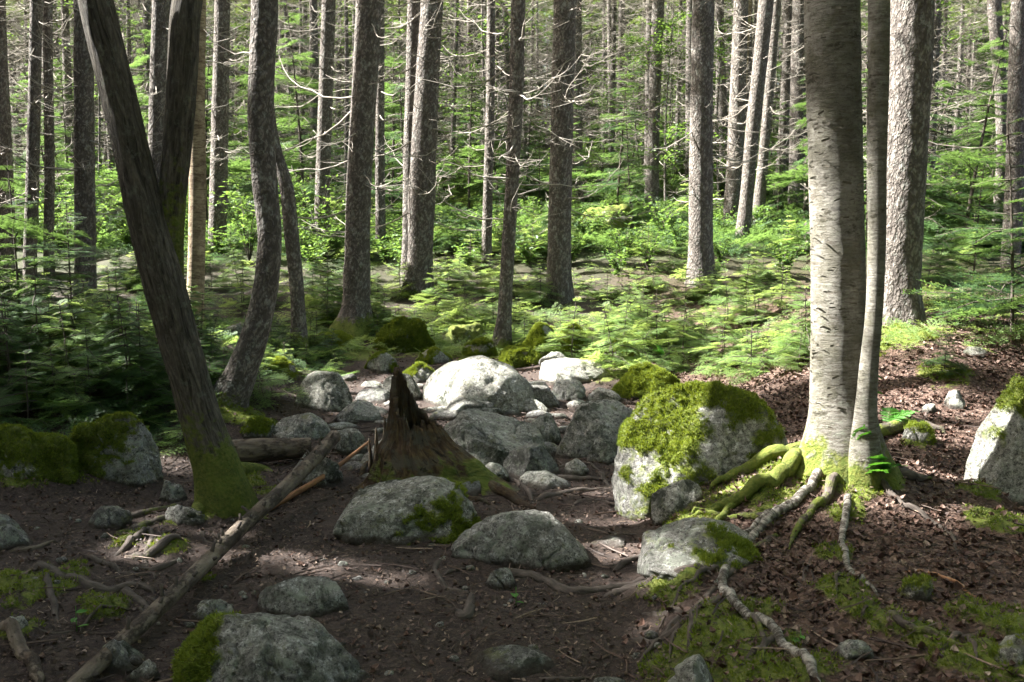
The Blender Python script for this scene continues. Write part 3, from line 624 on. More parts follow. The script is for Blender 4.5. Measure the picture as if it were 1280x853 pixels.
# hero spruces and other trunks (pixel polylines, bottom -> top)
HT = [
 ('birch_tree', 'slim pale birch standing tight against the right side of the big birch', 'birch tree', [(1080,590,44),(1082,520,28),(1086,460,23),(1092,400,21),(1096,300,22),(1096,200,24),(1098,100,26),(1099,0,26),(1100,-60,26)], 'birch', 'birch', dict(sides=48, seg=.03, Y=Yb - .20, flare=flare5(.9, .12), moss=(.2, .95), H=12)),
 ('spruce_tree', 'thick dark scaly trunked spruce behind the slim birch at the bank', 'spruce tree', [(1122,405,62),(1124,370,52),(1127,300,50),(1131,200,53),(1136,100,54),(1140,0,54),(1144,-60,54)], 'spruce', 'spruce', dict(sides=56, seg=.03, flare=flare5(), moss=(.15, .5), crown=0, branches=3, H=16, bl=(5,))),
 ('curved_tree', 'sweeping curved trunk rising from behind the short log', 'tree', [(285,508,50),(300,470,40),(318,420,34),(332,360,31),(337,300,30),(331,230,31),(326,150,32),(328,70,32),(331,0,33),(330,-60,32)], 'spruce', 'spruce', dict(sides=44, seg=.03, moss=(.5, .6), H=13, flare=flare5(.4, .15), branches=5, bz=(2, 4), bl=(5, 4), crown=2)),
 ('curved_tree', 'thin grey kinked trunk just right of the sweeping curved trunk', 'tree', [(374,436,24),(373,400,19),(370,350,18),(364,290,18),(357,230,17),(345,190,15),(338,150,13),(334,90,12),(322,-40,10)], 'spruce', 'spruce', dict(sides=24, moss=(.25, .8), H=9)),
 ('birch_tree', 'yellow papery birch with dark broken bark at its foot behind the forked tree', 'birch tree', [(243,440,24),(244,380,22),(246,300,21),(247,220,21),(246,140,20),(248,0,19),(249,-60,18)], 'ybirch', 'birch', dict(sides=30, moss=(.4, .5), H=11, Y=9.8)),
 ('spruce_tree', 'straight thick spruce with moss skirt, right of the kinked trunk', 'spruce tree', [(441,420,58),(444,395,40),(446,340,33),(448,250,31),(453,150,31),(459,50,32),(462,-40,32)], 'spruce', 'spruce', dict(sides=40, seg=.04, flare=flare5(.7, .3), moss=(.35, 1.1), branches=39, crown=1, H=17)),
 ('spruce_tree', 'thicker front stem of the close pair above the mossy hummocks', 'spruce tree', [(522,372,42),(524,340,34),(527,250,34),(533,120,30),(540,0,28),(543,-60,28)], 'spruce', 'spruce', dict(sides=36, seg=.05, flare=flare5(.4, .25), moss=(.2, .8), branches=39, crown=3, H=17)),
 ('spruce_tree', 'slimmer rear stem of the close pair above the mossy hummocks', 'spruce tree', [(510,352,20),(512,300,19),(513,200,18),(516,80,17),(519,-60,16)], 'spruce', 'spruce', dict(sides=24, branches=18, crown=0, H=15)),
 ('spruce_tree', 'slender dark spruce with bare arching twigs between the pair and the straight trunk', 'spruce tree', [(627,436,26),(630,400,19),(634,330,17),(640,230,17),(645,120,18),(648,0,18),(650,-60,18)], 'spruce', 'spruce', dict(sides=28, seg=.05, flare=flare5(.4, .15), moss=(.2, .7), branches=48, bz=(1.4, 5.4), crown=2, H=14)),
 ('spruce_tree', 'straight grey spruce with sunlit left edge at the centre of the clearing', 'spruce tree', [(699,376,36),(699,340,31),(700,250,29),(703,130,28),(706,0,28),(707,-60,28)], 'spruce', 'spruce', dict(sides=36, flare=flare5(.4, .2), branches=42, crown=1, H=17)),
 ('spruce_tree', 'dark straight spruce above the lit fir saplings left of the big birch', 'spruce tree', [(876,358,38),(876,320,32),(876,240,30),(877,120,28),(879,0,28),(880,-60,28)], 'spruce', 'spruce', dict(sides=36, flare=flare5(.4, .2), branches=36, crown=3, H=17)),
 ('spruce_tree', 'pale sunlit thin spruce behind the mossy boulder on the rise', 'spruce tree', [(814,262,20),(816,200,16),(819,100,15),(823,0,15),(825,-60,15)], 'spruce', 'spruce', dict(sides=20, branches=39, bz=(1, 7), crown=0, H=17)),
 ('spruce_tree', 'long spruce leaning right at the head of the stems left of the big birch', 'spruce tree', [(928,300,20),(932,260,17),(940,170,17),(951,70,18),(958,0,19),(964,-60,19)], 'spruce', 'spruce', dict(sides=24, branches=14, bz=(1.5, 6), crown=1, H=16)),
 ('spruce_tree', 'brown barked snag with a broken side limb left of the leaning spruce', 'dead tree', [(920,262,15),(922,200,14),(926,120,14),(931,60,11),(935,0,10),(937,-60,9)], 'ybirch', 'spruce', dict(sides=18, branches=10, bz=(2, 6), H=11)),
 ('spruce_tree', 'thin straight grey spruce just right of the dark straight spruce', 'spruce tree', [(905,250,13),(904,150,12),(900,50,11),(899,-60,11)], 'spruce', 'spruce', dict(sides=16, branches=14, bz=(2, 7), crown=2, H=15)),
 ('spruce_tree', 'spruce with bright left side closest on the left to the big birch', 'spruce tree', [(996,262,24),(997,200,21),(998,100,19),(1000,0,19),(1001,-60,19)], 'spruce', 'spruce', dict(sides=20, branches=12, bz=(2, 6), crown=3, H=17)),
 ('spruce_tree', 'thin spruce crossing behind the long leaning spruce', 'spruce tree', [(948,278,17),(954,200,13),(962,110,12),(975,-60,11)], 'spruce', 'spruce', dict(sides=16, branches=12, bz=(2, 6), crown=0, H=15)),
 ('spruce_tree', 'sunlit stem in the gap left of the bright sided spruce', 'spruce tree', [(972,255,13),(978,180,12),(983,90,12),(988,-60,11)], 'spruce', 'spruce', dict(sides=16, branches=10, bz=(2, 6), crown=1, H=15)),
 ('spruce_tree', 'spruce with a bright sunlit edge seen left through the forked tree', 'spruce tree', [(107,392,30),(107,340,26),(106,250,25),(105,120,24),(104,0,23),(103,-60,23)], 'spruce', 'spruce', dict(sides=32, branches=36, bz=(1.2, 6), crown=0, H=17)),
 ('spruce_tree', 'dark trunk cut by the left edge of the picture', 'spruce tree', [(5,345,32),(4,280,28),(2,180,24),(-2,60,20),(-4,-60,18)], 'spruce', 'spruce', dict(sides=28, branches=30, bz=(1.2, 6), crown=3, H=16)),
 ('spruce_tree', 'slim grey spruce second in from the left edge', 'spruce tree', [(38,350,17),(40,250,16),(43,120,15),(46,-60,14)], 'spruce', 'spruce', dict(sides=20, branches=33, bz=(1.2, 6), crown=1, H=16)),
 ('spruce_tree', 'thin shaded trunk between the second trunk and the sunlit edged one', 'spruce tree', [(62,345,14),(62,200,12),(60,60,11),(60,-60,10)], 'spruce', 'spruce', dict(sides=16, branches=30, bz=(1.2, 7), crown=2, H=15)),
 ('spruce_tree', 'spruce seen in the fork of the leaning tree', 'spruce tree', [(196,360,26),(196,250,24),(198,120,22),(201,0,21),(202,-60,21)], 'spruce', 'spruce', dict(sides=26, branches=33, bz=(1.2, 6), crown=1, H=16)),
 ('spruce_tree', 'dusky spruce between the yellow birch and the sweeping trunk', 'spruce tree', [(272,318,24),(273,250,22),(275,150,21),(278,0,19),(279,-60,19)], 'spruce', 'spruce', dict(sides=24, branches=33, bz=(1.2, 7), crown=2, H=16)),
 ('spruce_tree', 'upright spruce between the kinked trunk and the thick mossy footed one', 'spruce tree', [(403,318,22),(403,250,19),(406,150,18),(411,0,17),(413,-60,16)], 'spruce', 'spruce', dict(sides=24, branches=33, bz=(1.2, 7), crown=0, H=16)),
 ('spruce_tree', 'thin trunk close behind the right side of the thick mossy footed spruce', 'spruce tree', [(476,310,14),(475,200,12),(475,100,11),(476,-60,10)], 'spruce', 'spruce', dict(sides=16, branches=16, bz=(1.2, 7), crown=2, H=15)),
 ('spruce_tree', 'thin lit trunk with a broken crooked snag beside it in the far clearing', 'spruce tree', [(608,338,14),(610,240,12),(613,120,11),(614,-60,10)], 'spruce', 'spruce', dict(sides=16, branches=30, bz=(1.2, 8), crown=1, H=16)),
 ('spruce_tree', 'forked looking trunk at the upper right corner with a lit foot', 'spruce tree', [(1252,172,13),(1250,100,15),(1245,40,16),(1240,-60,16)], 'spruce', 'spruce', dict(sides=18, branches=10, bz=(2, 8), crown=1, H=17, Y=20)),
 ('spruce_tree', 'trunk cut by the right edge of the picture', 'spruce tree', [(1268,230,22),(1270,120,20),(1274,0,19),(1276,-60,19)], 'spruce', 'spruce', dict(sides=20, branches=12, bz=(2, 7), crown=3, H=17, Y=17)),
]
HEROS = []
for nm, lb, ct, pl, mt, kd, kw in HT:
    e, SP, B = hero(nm, lb, ct, pl, mt, kd, **kw); HEROS.append(B)
    if 'broken side limb' in lb: e.name = 'dead_snag'

# ------------------------------------------------------------------ background woods
rng = np.random.default_rng(104)
def bg_tree_meshes(H, r, cidx, nb, zlo=.8):
    mb = MB(); n = 16; u = np.linspace(0, 1, n); bend = rng.normal(0, .12, 2)
    P = np.stack([bend[0] * np.sin(u * 3), bend[1] * np.sin(u * 2.5), -.3 + u * (H + .3)], 1); rr = r * (1 - .75 * u); rr[0] *= 1.25
    tube(mb, P, rr, 12, bark_shape('far', rng.uniform(0, 9)), mossf=lambda V, B: .5 * np.exp(-np.clip(V[:, 2], 0, 99) / .5) + .2 * fbm(B * 4, 2) - .1)
    br = MB(); spec = []
    for i in range(nb):
        z = zlo + (9 - zlo) * ((i + rng.random()) / nb) ** .9; spec.append((int(rng.choice([0, 1, 2, 3, 4, 7, 6])), rng.uniform(0, 6.28), rng.normal(-.03, .22), rng.uniform(.6, 1.15), np.array([0, 0, z])))
    merge_branches(br, spec)
    return mb.mesh('trunk', M['spruce']), br.mesh('dead_branches', M['twig']), CROWNS[cidx]
BG = [bg_tree_meshes(H, r, c, nb) for H, r, c, nb in [(15.5, .15, 0, 110), (17.5, .18, 1, 120), (14.5, .11, 2, 120), (18.5, .2, 3, 95), (14.5, .08, 2, 100), (15.5, .13, 0, 140)]]
BGC = [0, 1, 2, 3, 2, 0]
placed = [b[:2] for b in HEROS]
def free(x, y, d): return all((x - a[0]) ** 2 + (y - a[1]) ** 2 > d * d for a in placed)
def bgtree(x, y, k, label, group, sc=1.0):
    tr, br, (cr, wd) = BG[k]; z = float(terr(x, y)[0]); e = empty('spruce_tree', (x, y, z)); e.rotation_euler = (rng.normal(0, .015), rng.normal(0, .02), rng.uniform(0, 6.28)); e.scale = (sc, sc, sc)
    link('trunk', tr, e); b = link('dead_branches', br, e); b['kind'] = 'stuff'
    if rng.random() < .62: tree_crown(e, BGC[k], x, y, z)
    thing(e, label, 'spruce tree', group); placed.append((x, y)); return e
cnt = 0
for tries in range(6000):
    if cnt >= 250: break
    Y = 17 + 46 * rng.random() ** .85; X = rng.uniform(-.62, .62) * Y * 1.05
    if abs(X) > .56 * Y + 3: continue
    if 20 > Y and -1 < X < 6.5: continue
    if not free(X, Y, 1.0 if Y > 30 else 1.35) or blocked(X, Y, float(terr(X, Y)[0]), 0, 12, -.1) > 1: continue
    bgtree(X, Y, int(rng.choice([0, 1, 2, 2, 3, 4, 4, 5])), 'one of the many grey spruce trunks with bare twigs crowding the woods beyond the clearing', 'spruces in the woods behind', rng.uniform(.85, 1.12)); cnt += 1
# the trees that shade the trail: left of the picture and overhead
k = 0
for tries in range(3000):
    if k >= 46: break
    X = rng.uniform(-24, -7.5); Y = rng.uniform(2.0, 17)
    if abs(X) < .58 * Y + 1.8 or not free(X, Y, 1.9) or blocked(X, Y, float(terr(X, Y)[0]), 0, 16, -.06, 78) > 0: continue
    z = float(terr(X, Y)[0]); tr, br, _ = BG[int(rng.choice([0, 1, 3]))]
    H0 = rng.uniform(3.5, 6.5); e = empty('spruce_tree', (X, Y, z)); link('trunk', tr, e); c, wd = crown_mesh(H0, rng.uniform(14, 17), rng.uniform(2.2, 2.8), 1.35, (X, Y, z), True)
    link('crown', c, e); 
    if wd: b = link('live_branches', wd, e); b['kind'] = 'stuff'
    thing(e, 'dense spruce standing outside the left of the view and shading the trail', 'spruce tree', 'shade trees left of the view'); placed.append((X, Y)); k += 1
print('bg', cnt, 'shade', k)
BACK = [crown_mesh(h0, h1, r, 1.0) for h0, h1, r in ((3.5, 14, 2.6), (4.5, 16, 2.9), (2.5, 13, 2.4))]  # unseen spruces added around the viewer to cut the sky fill
for i, (X, Y) in enumerate([(-5.5, -1.5), (-3.2, -5), (-.6, -4), (2.4, -4.6), (5, -2), (6.8, 1.2), (7.6, 4.2), (8.6, 7.4), (-7.5, -5.5), (0.8, -8.5), (4.2, -8), (8.5, -5), (-4.2, -9.5), (10.8, 3.2), (-9.5, -1.5), (10.5, -1.5)]):
    z = float(terr(X, Y)[0]); e = empty('spruce_tree', (X, Y, z)); link('trunk', BG[i % 4][0], e); c, wd = BACK[i % 3]; link('crown', c, e); e.rotation_euler = (0, 0, i * 1.7)
    b = link('live_branches', wd, e); b['kind'] = 'stuff'
    thing(e, 'unseen spruce added behind or beside the viewer to cut the sky light', 'spruce tree', 'unseen spruces around the viewer')
# young green conifers standing among the trunks
k = 0
for tries in range(2000):
    if k >= 105: break
    Y = rng.uniform(17, 50); X = rng.uniform(-.55, .55) * Y
    if 20 > Y and -1 < X < 6.5 or not free(X, Y, .7) or blocked(X, Y, float(terr(X, Y)[0]), 0, 3.5, .5) > 3: continue
    sapling((X, Y, float(terr(X, Y)[0])), k % 2, 'tall young fir with thin green tiers among the far trunks', 'young firs among the far trunks', rng.uniform(.9, 1.5), TALL); k += 1

# slender leafy young birches and maples catching light among the spruces
def leafy_tree(H, n):
    tr = MB(); P = np.stack([.3 * np.sin(np.linspace(0, 2, 12)), .2 * np.sin(np.linspace(0, 3, 12)), np.linspace(-.1, H, 12)], 1); tube(tr, P, np.linspace(.035, .008, 12), 7)
    Ms, Os = [], []
    for i in range(n):
        z = H * rng.uniform(.18, 1.0); a = rng.uniform(0, 6.28); L = H * .26 * (1.15 - z / H) * rng.uniform(.5, 1.2) + .25; j = int(z / H * 11); o = P[min(j, 11)] * [1, 1, 0] + [0, 0, z]
        S = spline([o, o + [L * .5 * math.cos(a), L * .5 * math.sin(a), L * .2], o + [L * math.cos(a), L * math.sin(a), L * .22]], 9); tube(tr, S, np.linspace(.012, .003, 9), 4, cap=False)
        for q in range(2, 9):
            for w_ in range(7): Ms.append(rotm(rng.uniform(0, 6.28), rng.normal(0, .35), rng.normal(0, .35), rng.uniform(.9, 1.6))[0]); Os.append(S[q] + rng.normal(0, .12, 3) * [1, 1, .5])
    f = MB(); f.add(place(LV, np.array(Ms), np.array(Os)), tile(LQ, len(LV), len(Ms))); return tr.mesh('trunk', M['spruce']), f.mesh('leaves', M['broad'], False)
LT = [leafy_tree(5, 26), leafy_tree(8, 36), leafy_tree(11, 44)]
k = 0
for tries in range(2000):
    if k >= 40: break
    Y = rng.uniform(24, 60); X = rng.uniform(-.5, .58) * Y
    if not free(X, Y, .6) or blocked(X, Y, float(terr(X, Y)[0]), 1, 8, .8) > 6: continue
    tr, lf = LT[k % 3]; e = empty('leafy_tree', (X, Y, float(terr(X, Y)[0]))); e.rotation_euler = (0, 0, rng.uniform(0, 6.28)); link('trunk', tr, e); link('leaves', lf, e)
    thing(e, 'slender bright leafed young tree between the spruce trunks', 'young tree', 'leafy young trees in the woods'); k += 1
# far wood that reads as one mass
mbt = MB(); f = MB(); Ms, Os = [], []
for i in range(620):
    Y = rng.uniform(60, 104); X = rng.uniform(-.72, .72) * Y; z = float(terr(X, Y)[0]); H = rng.uniform(13, 22)
    tube(mbt, np.array([[X, Y, z - .5], [X, Y, z + H * .5], [X, Y, z + H]]), [.2, .14, .03], 6, cap=False)
    m = 46
    zz = rng.uniform(.02, 1, m) ** 1.1; rr = 2.6 * (1.05 - zz) + .2; a = rng.uniform(0, 6.28, m)
    for j in range(m):
        Ms.append(rotm(a[j], rng.normal(-.1, .2), rng.normal(0, .3), rng.uniform(1.4, 2.8))[0]); Os.append([X + math.cos(a[j]) * rr[j] * .4, Y + math.sin(a[j]) * rr[j] * .4, z + zz[j] * H])
SPRF = [spray(.8, 4, .09, .16, .07, .5) for _ in range(3)]
merge_sprays(f, SPRF, np.array(Ms), np.array(Os), rng.integers(0, 3, len(Ms)))
fo = link('far_woods', mbt.mesh('far_woods', M['spruce'])); fo['kind'] = 'stuff'
thing(fo, 'far trunks melting together at the back of the woods', 'woods')
fo = link('far_foliage', f.mesh('far_foliage', M['fir'], False)); fo['kind'] = 'stuff'; thing(fo, 'green and grey foliage mass closing the view between the trunks', 'foliage')

# ------------------------------------------------------------------ rocks
rng = np.random.default_rng(105)
_ico = {}
def ico(n):
    if n not in _ico:
        bm = bmesh.new(); bmesh.ops.create_icosphere(bm, subdivisions=n, radius=1); V = np.array([v.co[:] for v in bm.verts]); T = np.array([[v.index for v in f.verts] for f in bm.faces]); bm.free(); _ico[n] = (V, T)
    return _ico[n]
ROUND = ()
def rock_verts(V, ax, seed, ang=.0):
    r = np.random.default_rng(seed); d = V.copy()
    s = 1 + (.13 if seed in (11, 15, 5) else .28) * fbm(V * 1.1 + seed * 3.1, 3) + .05 * fbm(V * 4 + seed, 3)
    d = V * s[:, None]
    for i in range(3 if seed in (1, 4, 5, 11, 14, 15) else 11):      # broad planar breaks
        n = r.normal(size=3); n /= np.linalg.norm(n); n[2] = abs(n[2]); h = r.uniform(.66, .92); e = d @ n - h; d = d - np.outer(np.clip(e, 0, None) * .9, n)
    d = d / np.abs(d).max(0)
    d = d * ax
    mx = min(ax); cr = np.abs(fbm(d * 2.6 + seed * 1.7, 3)); d = d + V * (.016 * fbm(d * 10 + seed, 5) + .005 * fbm(d * 45 + seed, 3) - .018 * ss(.035, .0, cr))[:, None]
    return d
_sv = ico(3)[0]
ROCKS = [  # x0, top, x1, base, moss bias, material, depth ratio, label
 (222,765,470,880,.30,'rock',.7,'big rounded boulder, moss on its left shoulder, at the near bottom of the trail'),
 (322,719,446,778,-.25,'rock',.7,'smooth grey stone lying just behind the near mossy shouldered boulder'),
 (240,747,298,784,-.1,'rock',.8,'small lichen speckled stone between the fallen pole and the smooth grey stone'),
 (396,594,596,682,.12,'rock2',.75,'wide pale boulder with a dark mossy hollow, in front of the rotten stump'),
 (564,637,757,716,-.15,'rock',.6,'long speckled grey boulder with a rounded top standing alone mid trail'),
 (356,566,430,614,.05,'rock',.7,'stone under the upper end of the fallen pole'),
 (104,632,162,666,-.5,'rockd',1.,'flat dark stone sunk in the soil left of the forked tree'),
 (196,599,234,632,0,'rock2',.8,'small pale stone against the foot of the forked tree'),
 (586,807,694,850,-.3,'rockd',.8,'low half buried stone at the bottom middle of the trail'),
 (830,820,905,890,-.2,'rock2',.8,'pale speckled stone below the mossy root bank at the bottom'),
 (768,478,990,620,.58,'rock',.7,'largest moss covered boulder left of the big birch'),
 (690,499,813,584,-.05,'rock',.75,'grey boulder with a lit top, left of the largest mossy boulder'),
 (730,547,777,586,-.3,'rock',.8,'small grey stone tucked in front of the lit topped grey boulder'),
 (538,511,682,592,-.12,'rock',.9,'broad low grey boulder right behind the rotten stump'),
 (522,446,670,520,.02,'rock2',1.,'large sunlit boulder with a dappled flat top behind the stump'),
 (668,448,768,482,-.2,'rock2',1.,'brightly sunlit low boulder under the lit fir branches'),
 (618,476,705,512,-.2,'rock',.9,'dark stone between the sunlit boulder and the stump'),
 (686,474,738,506,-.2,'rock',.9,'small dark stone behind the lit topped grey boulder'),
 (545,494,628,524,-.1,'rock',.8,'low grey stone at the foot of the dappled sunlit boulder'),
 (672,440,722,462,.0,'rock',.9,'small stone behind the brightly sunlit low boulder'),
 (765,456,857,504,.72,'rock',.8,'mossy boulder topped by a small fern behind the largest mossy one'),
 (370,464,442,520,.1,'rock2',.8,'angular pale topped boulder beyond the short log'),
 (334,516,424,556,-.2,'rock',.8,'grey stone above the right end of the short log'),
 (418,500,480,534,.0,'rock',.8,'rounded brown grey stone left of the stump top'),
 (415,536,462,572,-.2,'rock',.8,'grey stone left of the stump beside the pole tip'),
 (452,548,520,590,-.2,'rock',.9,'grey stone hidden behind the stump foot'),
 (440,484,500,506,-.2,'rockd',1.,'flat stone in the trail behind the rounded brown grey stone'),
 (84,520,198,612,.55,'rock',.75,'mossy boulder with a bare grey face at the left bank'),
 (-30,535,100,612,.9,'rock',.7,'moss cushioned boulder cut by the left edge under the firs'),
 (1208,474,1340,648,.36,'rock2',.7,'tall pale boulder with mossy crown cut by the right edge'),
 (-40,644,40,694,.1,'rockd',.8,'dark stone cut by the left edge below the mossy boulder'),
 (814,600,884,650,.32,'rock2',.8,'small pale boulder with moss below the largest mossy one'),
 (604,710,650,740,-.3,'rock',.9,'small stone in front of the long speckled boulder'),
 (468,398,548,448,.85,'rock',.8,'moss hummock boulder right of the mossy footed spruce'),
 (648,404,702,452,.6,'rock',.8,'green mossy rock right of the slender dark spruce'),
 (690,408,738,452,.75,'rock',.8,'yellow green mossy rock below the straight grey spruce'),
 (625,434,675,460,.8,'rock',.9,'small mossy rock at the foot of the slender dark spruce'),
 (722,258,802,296,.8,'rock',.9,'moss capped boulder high on the rise beneath the pale thin spruce'),
 (276,404,312,430,.3,'rock',.9,'small pale stone beside the yellow birch'),
 (1178,489,1208,516,.25,'rock2',.9,'small white stone on the leafy ground right of the birches'),
 (1150,505,1172,520,.0,'rock2',.9,'tiny pale stone left of the small white stone'),
 (1204,433,1232,450,-.2,'rock2',.9,'little white stone farther up the leafy slope'),
 (780,648,945,724,.30,'rock',1.3,'grey bedrock slab sloping into the trail below the mossy boulder'),
 (160,826,205,860,-.3,'rock2',.8,'small pale stone beside the lower end of the fallen pole'),
 (110,800,180,850,.1,'rockd',.8,'greenish stone under the lower end of the fallen pole'),
 (0,770,42,812,.05,'rock2',.8,'brown and grey stone near the lower left corner'),
 (1126,724,1168,756,.45,'rock',.9,'small mossy stone among dead leaves beside the reddish stick'),
 (1040,800,1092,836,.35,'rock',.9,'lichened stone half sunk in the leaves at bottom right'),
 (740,670,790,688,-.3,'rockd',1.,'thin flat stone right of the long speckled boulder'),
 (1128,530,1166,560,.5,'rock',.8,'mossy stone under the fern right of the big birch'),
 (205,632,262,662,.2,'rock',.8,'grey stone half buried before the forked tree'),
 (728,845,800,880,-.3,'rock',.8,'pale stone cut by the bottom edge right of the low half buried stone'),
 (1240,790,1300,850,.5,'rock',.8,'mossy stone cut by the right edge near the bottom'),
 (500,455,545,482,.4,'rock',.9,'mossy rock left of the dappled sunlit boulder'),
 (628,556,702,604,.0,'rockd',.9,'dark stone between the broad low boulder and the lit topped boulder'),
 (652,516,704,562,-.1,'rock',.9,'wedged stone right behind the broad low grey boulder'),
 (590,578,640,606,-.2,'rock2',.8,'low pale stone in front of the broad low grey boulder'),
 (700,572,736,598,-.2,'rock2',.9,'little pale stone left of the tucked in grey stone'),
 (476,466,534,504,-.1,'rock2',.8,'pale stone directly behind the spike of the stump'),
 (495,512,548,556,-.1,'rock',.8,'grey stone just right of the stump spike'),
 (640,498,688,520,-.1,'rock2',.9,'pale flat topped stone in the middle of the boulder jumble'),
 (735,484,776,508,.2,'rock',.9,'small stone at the foot of the lit fir branches'),
 (300,524,350,552,.5,'rock',.9,'mossy stone behind the left end of the short log'),
 (395,470,432,490,-.2,'rock2',.8,'flat pale stone on the trail beyond the angular boulder'),
 (455,440,500,468,.5,'rock',.8,'moss fringed stone below the mossy footed spruce'),
 (560,600,610,622,-.2,'rockd',.9,'dark low stone at the tip of the stump root'),
 (392,415,448,442,.75,'rock',.9,'mossy hummock just left of the mossy footed spruce'),
 (556,404,612,432,.8,'rock',1.,'low mossy mound between the hummock boulder and the slender dark spruce'),
 (745,425,800,456,.5,'rock',.9,'mossy stone half hidden under the lit fir branches'),
 (520,436,566,458,.6,'rock',.9,'mossy stone behind the left side of the dappled sunlit boulder'),
 (330,448,372,476,.6,'rock',.9,'mossy stone right of the sweeping trunk foot'),
 (565,465,600,484,.0,'rockd',.9,'dark stone behind the stump spike'),
 (575,425,625,452,.7,'rock',.9,'mossy rock left of the slender dark spruce'),
]
ROCKPOS = []
tuft = []
for j in range(4):
    a = rng.uniform(0, 6.28); b = .004; l = rng.uniform(.006, .012); d = np.array([math.cos(a) * .5, math.sin(a) * .5, 1]) * l; s_ = np.array([-math.sin(a), math.cos(a), 0]) * b * .5; o = rng.normal(0, .003, 3) * [1, 1, 0]; tuft += [o - s_, o + s_, o + d]
tuft = np.array(tuft)
def moss_tufts(pos, nrm, parent, off, size=1.0, name='moss'):
    n = len(pos)
    if n < 5: return
    Mz = rotm(rng.uniform(0, 6.28, n), 0, 0, rng.uniform(.6, 1.5, n) * size); z = nrm / np.linalg.norm(nrm, axis=1)[:, None]; x = np.cross([0, 1.0, 0], z); x /= np.linalg.norm(x, axis=1)[:, None] + 1e-9; y = np.cross(z, x)
    Bs = np.stack([x, y, z], 2); mb = MB(); mb.add(place(tuft, Bs @ Mz, pos), None, tile(tris(len(tuft)), len(tuft), n))
    o = link(name, mb.mesh(name, M['moss'], False, off), parent); o['kind'] = 'stuff'; return o
for idx, (x0, yt, x1, yb, mo, mt, dr, lb) in enumerate(ROCKS):
    G, t = hit((x0 + x1) / 2, yb - .12 * (yb - yt)); a = (x1 - x0) / 2 / F * t; b = a * dr; a *= 1.02
    ctr = np.array([G[0] * (1 + b * .55 / t), G[1] + b * .55, 0]); ctr[2] = terr(ctr[0], ctr[1])[0]
    a = a * (1 + b * .55 / t)
    ax0 = np.array([a, b, 1.0]); shp = rock_verts(_sv, ax0, idx + 1)
    lo, hi = .02, 2.0
    for _ in range(22):
        c = (lo + hi) / 2; V = shp * [1, 1, c] + ctr + [0, 0, c * -.02]; py = proj(V)[1].min()
        if py > yt: lo = c
        else: hi = c
    c = max(c, .25 * a)
    big = (x1 - x0) > 110; V0, T0 = ico(6 if big and yb > 560 else 5); V = rock_verts(V0, np.array([a, b, c]), idx + 1)
    zc = ctr[2] - .02 * c
    off = np.array([ctr[0], ctr[1], zc])
    # vertex normals
    fn = np.cross(V[T0[:, 1]] - V[T0[:, 0]], V[T0[:, 2]] - V[T0[:, 0]]); vn = np.zeros_like(V)
    for k_ in range(3): np.add.at(vn, T0[:, k_], fn)
    vn /= np.linalg.norm(vn, axis=1)[:, None] + 1e-12
    side = -.18 * vn[:, 0] if 'left shoulder' in lb else 0
    if 'left shoulder' in lb: mk = .25 - 1.6 * (V[:, 0] / a + .25) - .5 * ss(.0, .9, -vn[:, 1] * .2 + vn[:, 2] * .3) + .5 * fbm(V * 5, 4)
    elif 'mossy crown' in lb: mk = .38 + 1.2 * (V[:, 2] / c - .55) + .6 * fbm(V * 4, 4)
    elif 'mossy hollow' in lb: mk = .1 + 1.5 * (V[:, 0] / a - .1) * (V[:, 0] / a < .8) - 1.1 * vn[:, 2] + .3 + .6 * fbm(V * 4, 4)
    elif 'bare grey face' in lb: mk = .75 * vn[:, 2] + .35 - .9 * (V[:, 0] / a - .1) * (vn[:, 2] < .85) + .6 * fbm(V * 4, 4)
    else: mk = mo + .30 * vn[:, 2] + .75 * fbm(V * 3.2 + idx, 4) + (-.18)
    if mo > .6 and yb < 520: V = V + vn * (.16 * c * fbm(V * 5 + idx, 3))[:, None]
    V = V + vn * (np.clip(mk, 0, 1) * (.012 + .05 * fbm(V * 8 + idx, 3) + .014 * fbm(V * 30, 2)))[:, None]
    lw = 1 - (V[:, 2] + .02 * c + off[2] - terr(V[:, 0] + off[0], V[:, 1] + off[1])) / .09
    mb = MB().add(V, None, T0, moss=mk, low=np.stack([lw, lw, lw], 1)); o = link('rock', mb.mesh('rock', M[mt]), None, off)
    thing(o, lb, 'rock', 'stones and boulders along the trail'); ROCKPOS.append((off, a, b))
    m = (mk > .5) & (V[:, 2] > -.1 * c)
    if (m.sum() > 50) and yb > 440:
        sel = np.where(m)[0]; n = int(min(26000, 60000 * (4 * a * b) * m.mean() * 2)); sel = rng.choice(sel, n); jit = rng.normal(0, .006, (n, 3)) ; moss_tufts(V[sel] + jit - vn[sel] * .004, vn[sel] + [0, 0, .3], o, None, 1.0 if yb > 600 else 1.3)
def near_rock(x, y, m=1.0):
    r = np.zeros_like(x, bool)
    for off, a, b in ROCKPOS: r |= ((x - off[0]) / a) ** 2 + ((y - off[1]) / b) ** 2 < m
    return r

# smaller stones wedged between the boulders of the trail
V1, T1 = ico(4); k = 0
while k < 70:
    px, py = rng.uniform(420, 800), rng.uniform(470, 615); P, t = hit(px, py)
    if near_rock(P[0:1], P[1:2], .8)[0]: continue
    a = rng.uniform(.04, .17); V = rock_verts(V1, np.array([a, a * .8, a * .55]), 300 + k); off = P - [0, 0, .01]
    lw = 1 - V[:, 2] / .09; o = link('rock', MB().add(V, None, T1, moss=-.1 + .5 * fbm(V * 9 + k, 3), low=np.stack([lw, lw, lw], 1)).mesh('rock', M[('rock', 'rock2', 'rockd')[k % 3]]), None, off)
    thing(o, 'small grey stone wedged among the boulders behind the rotten stump', 'rock', 'small stones between the boulders'); k += 1
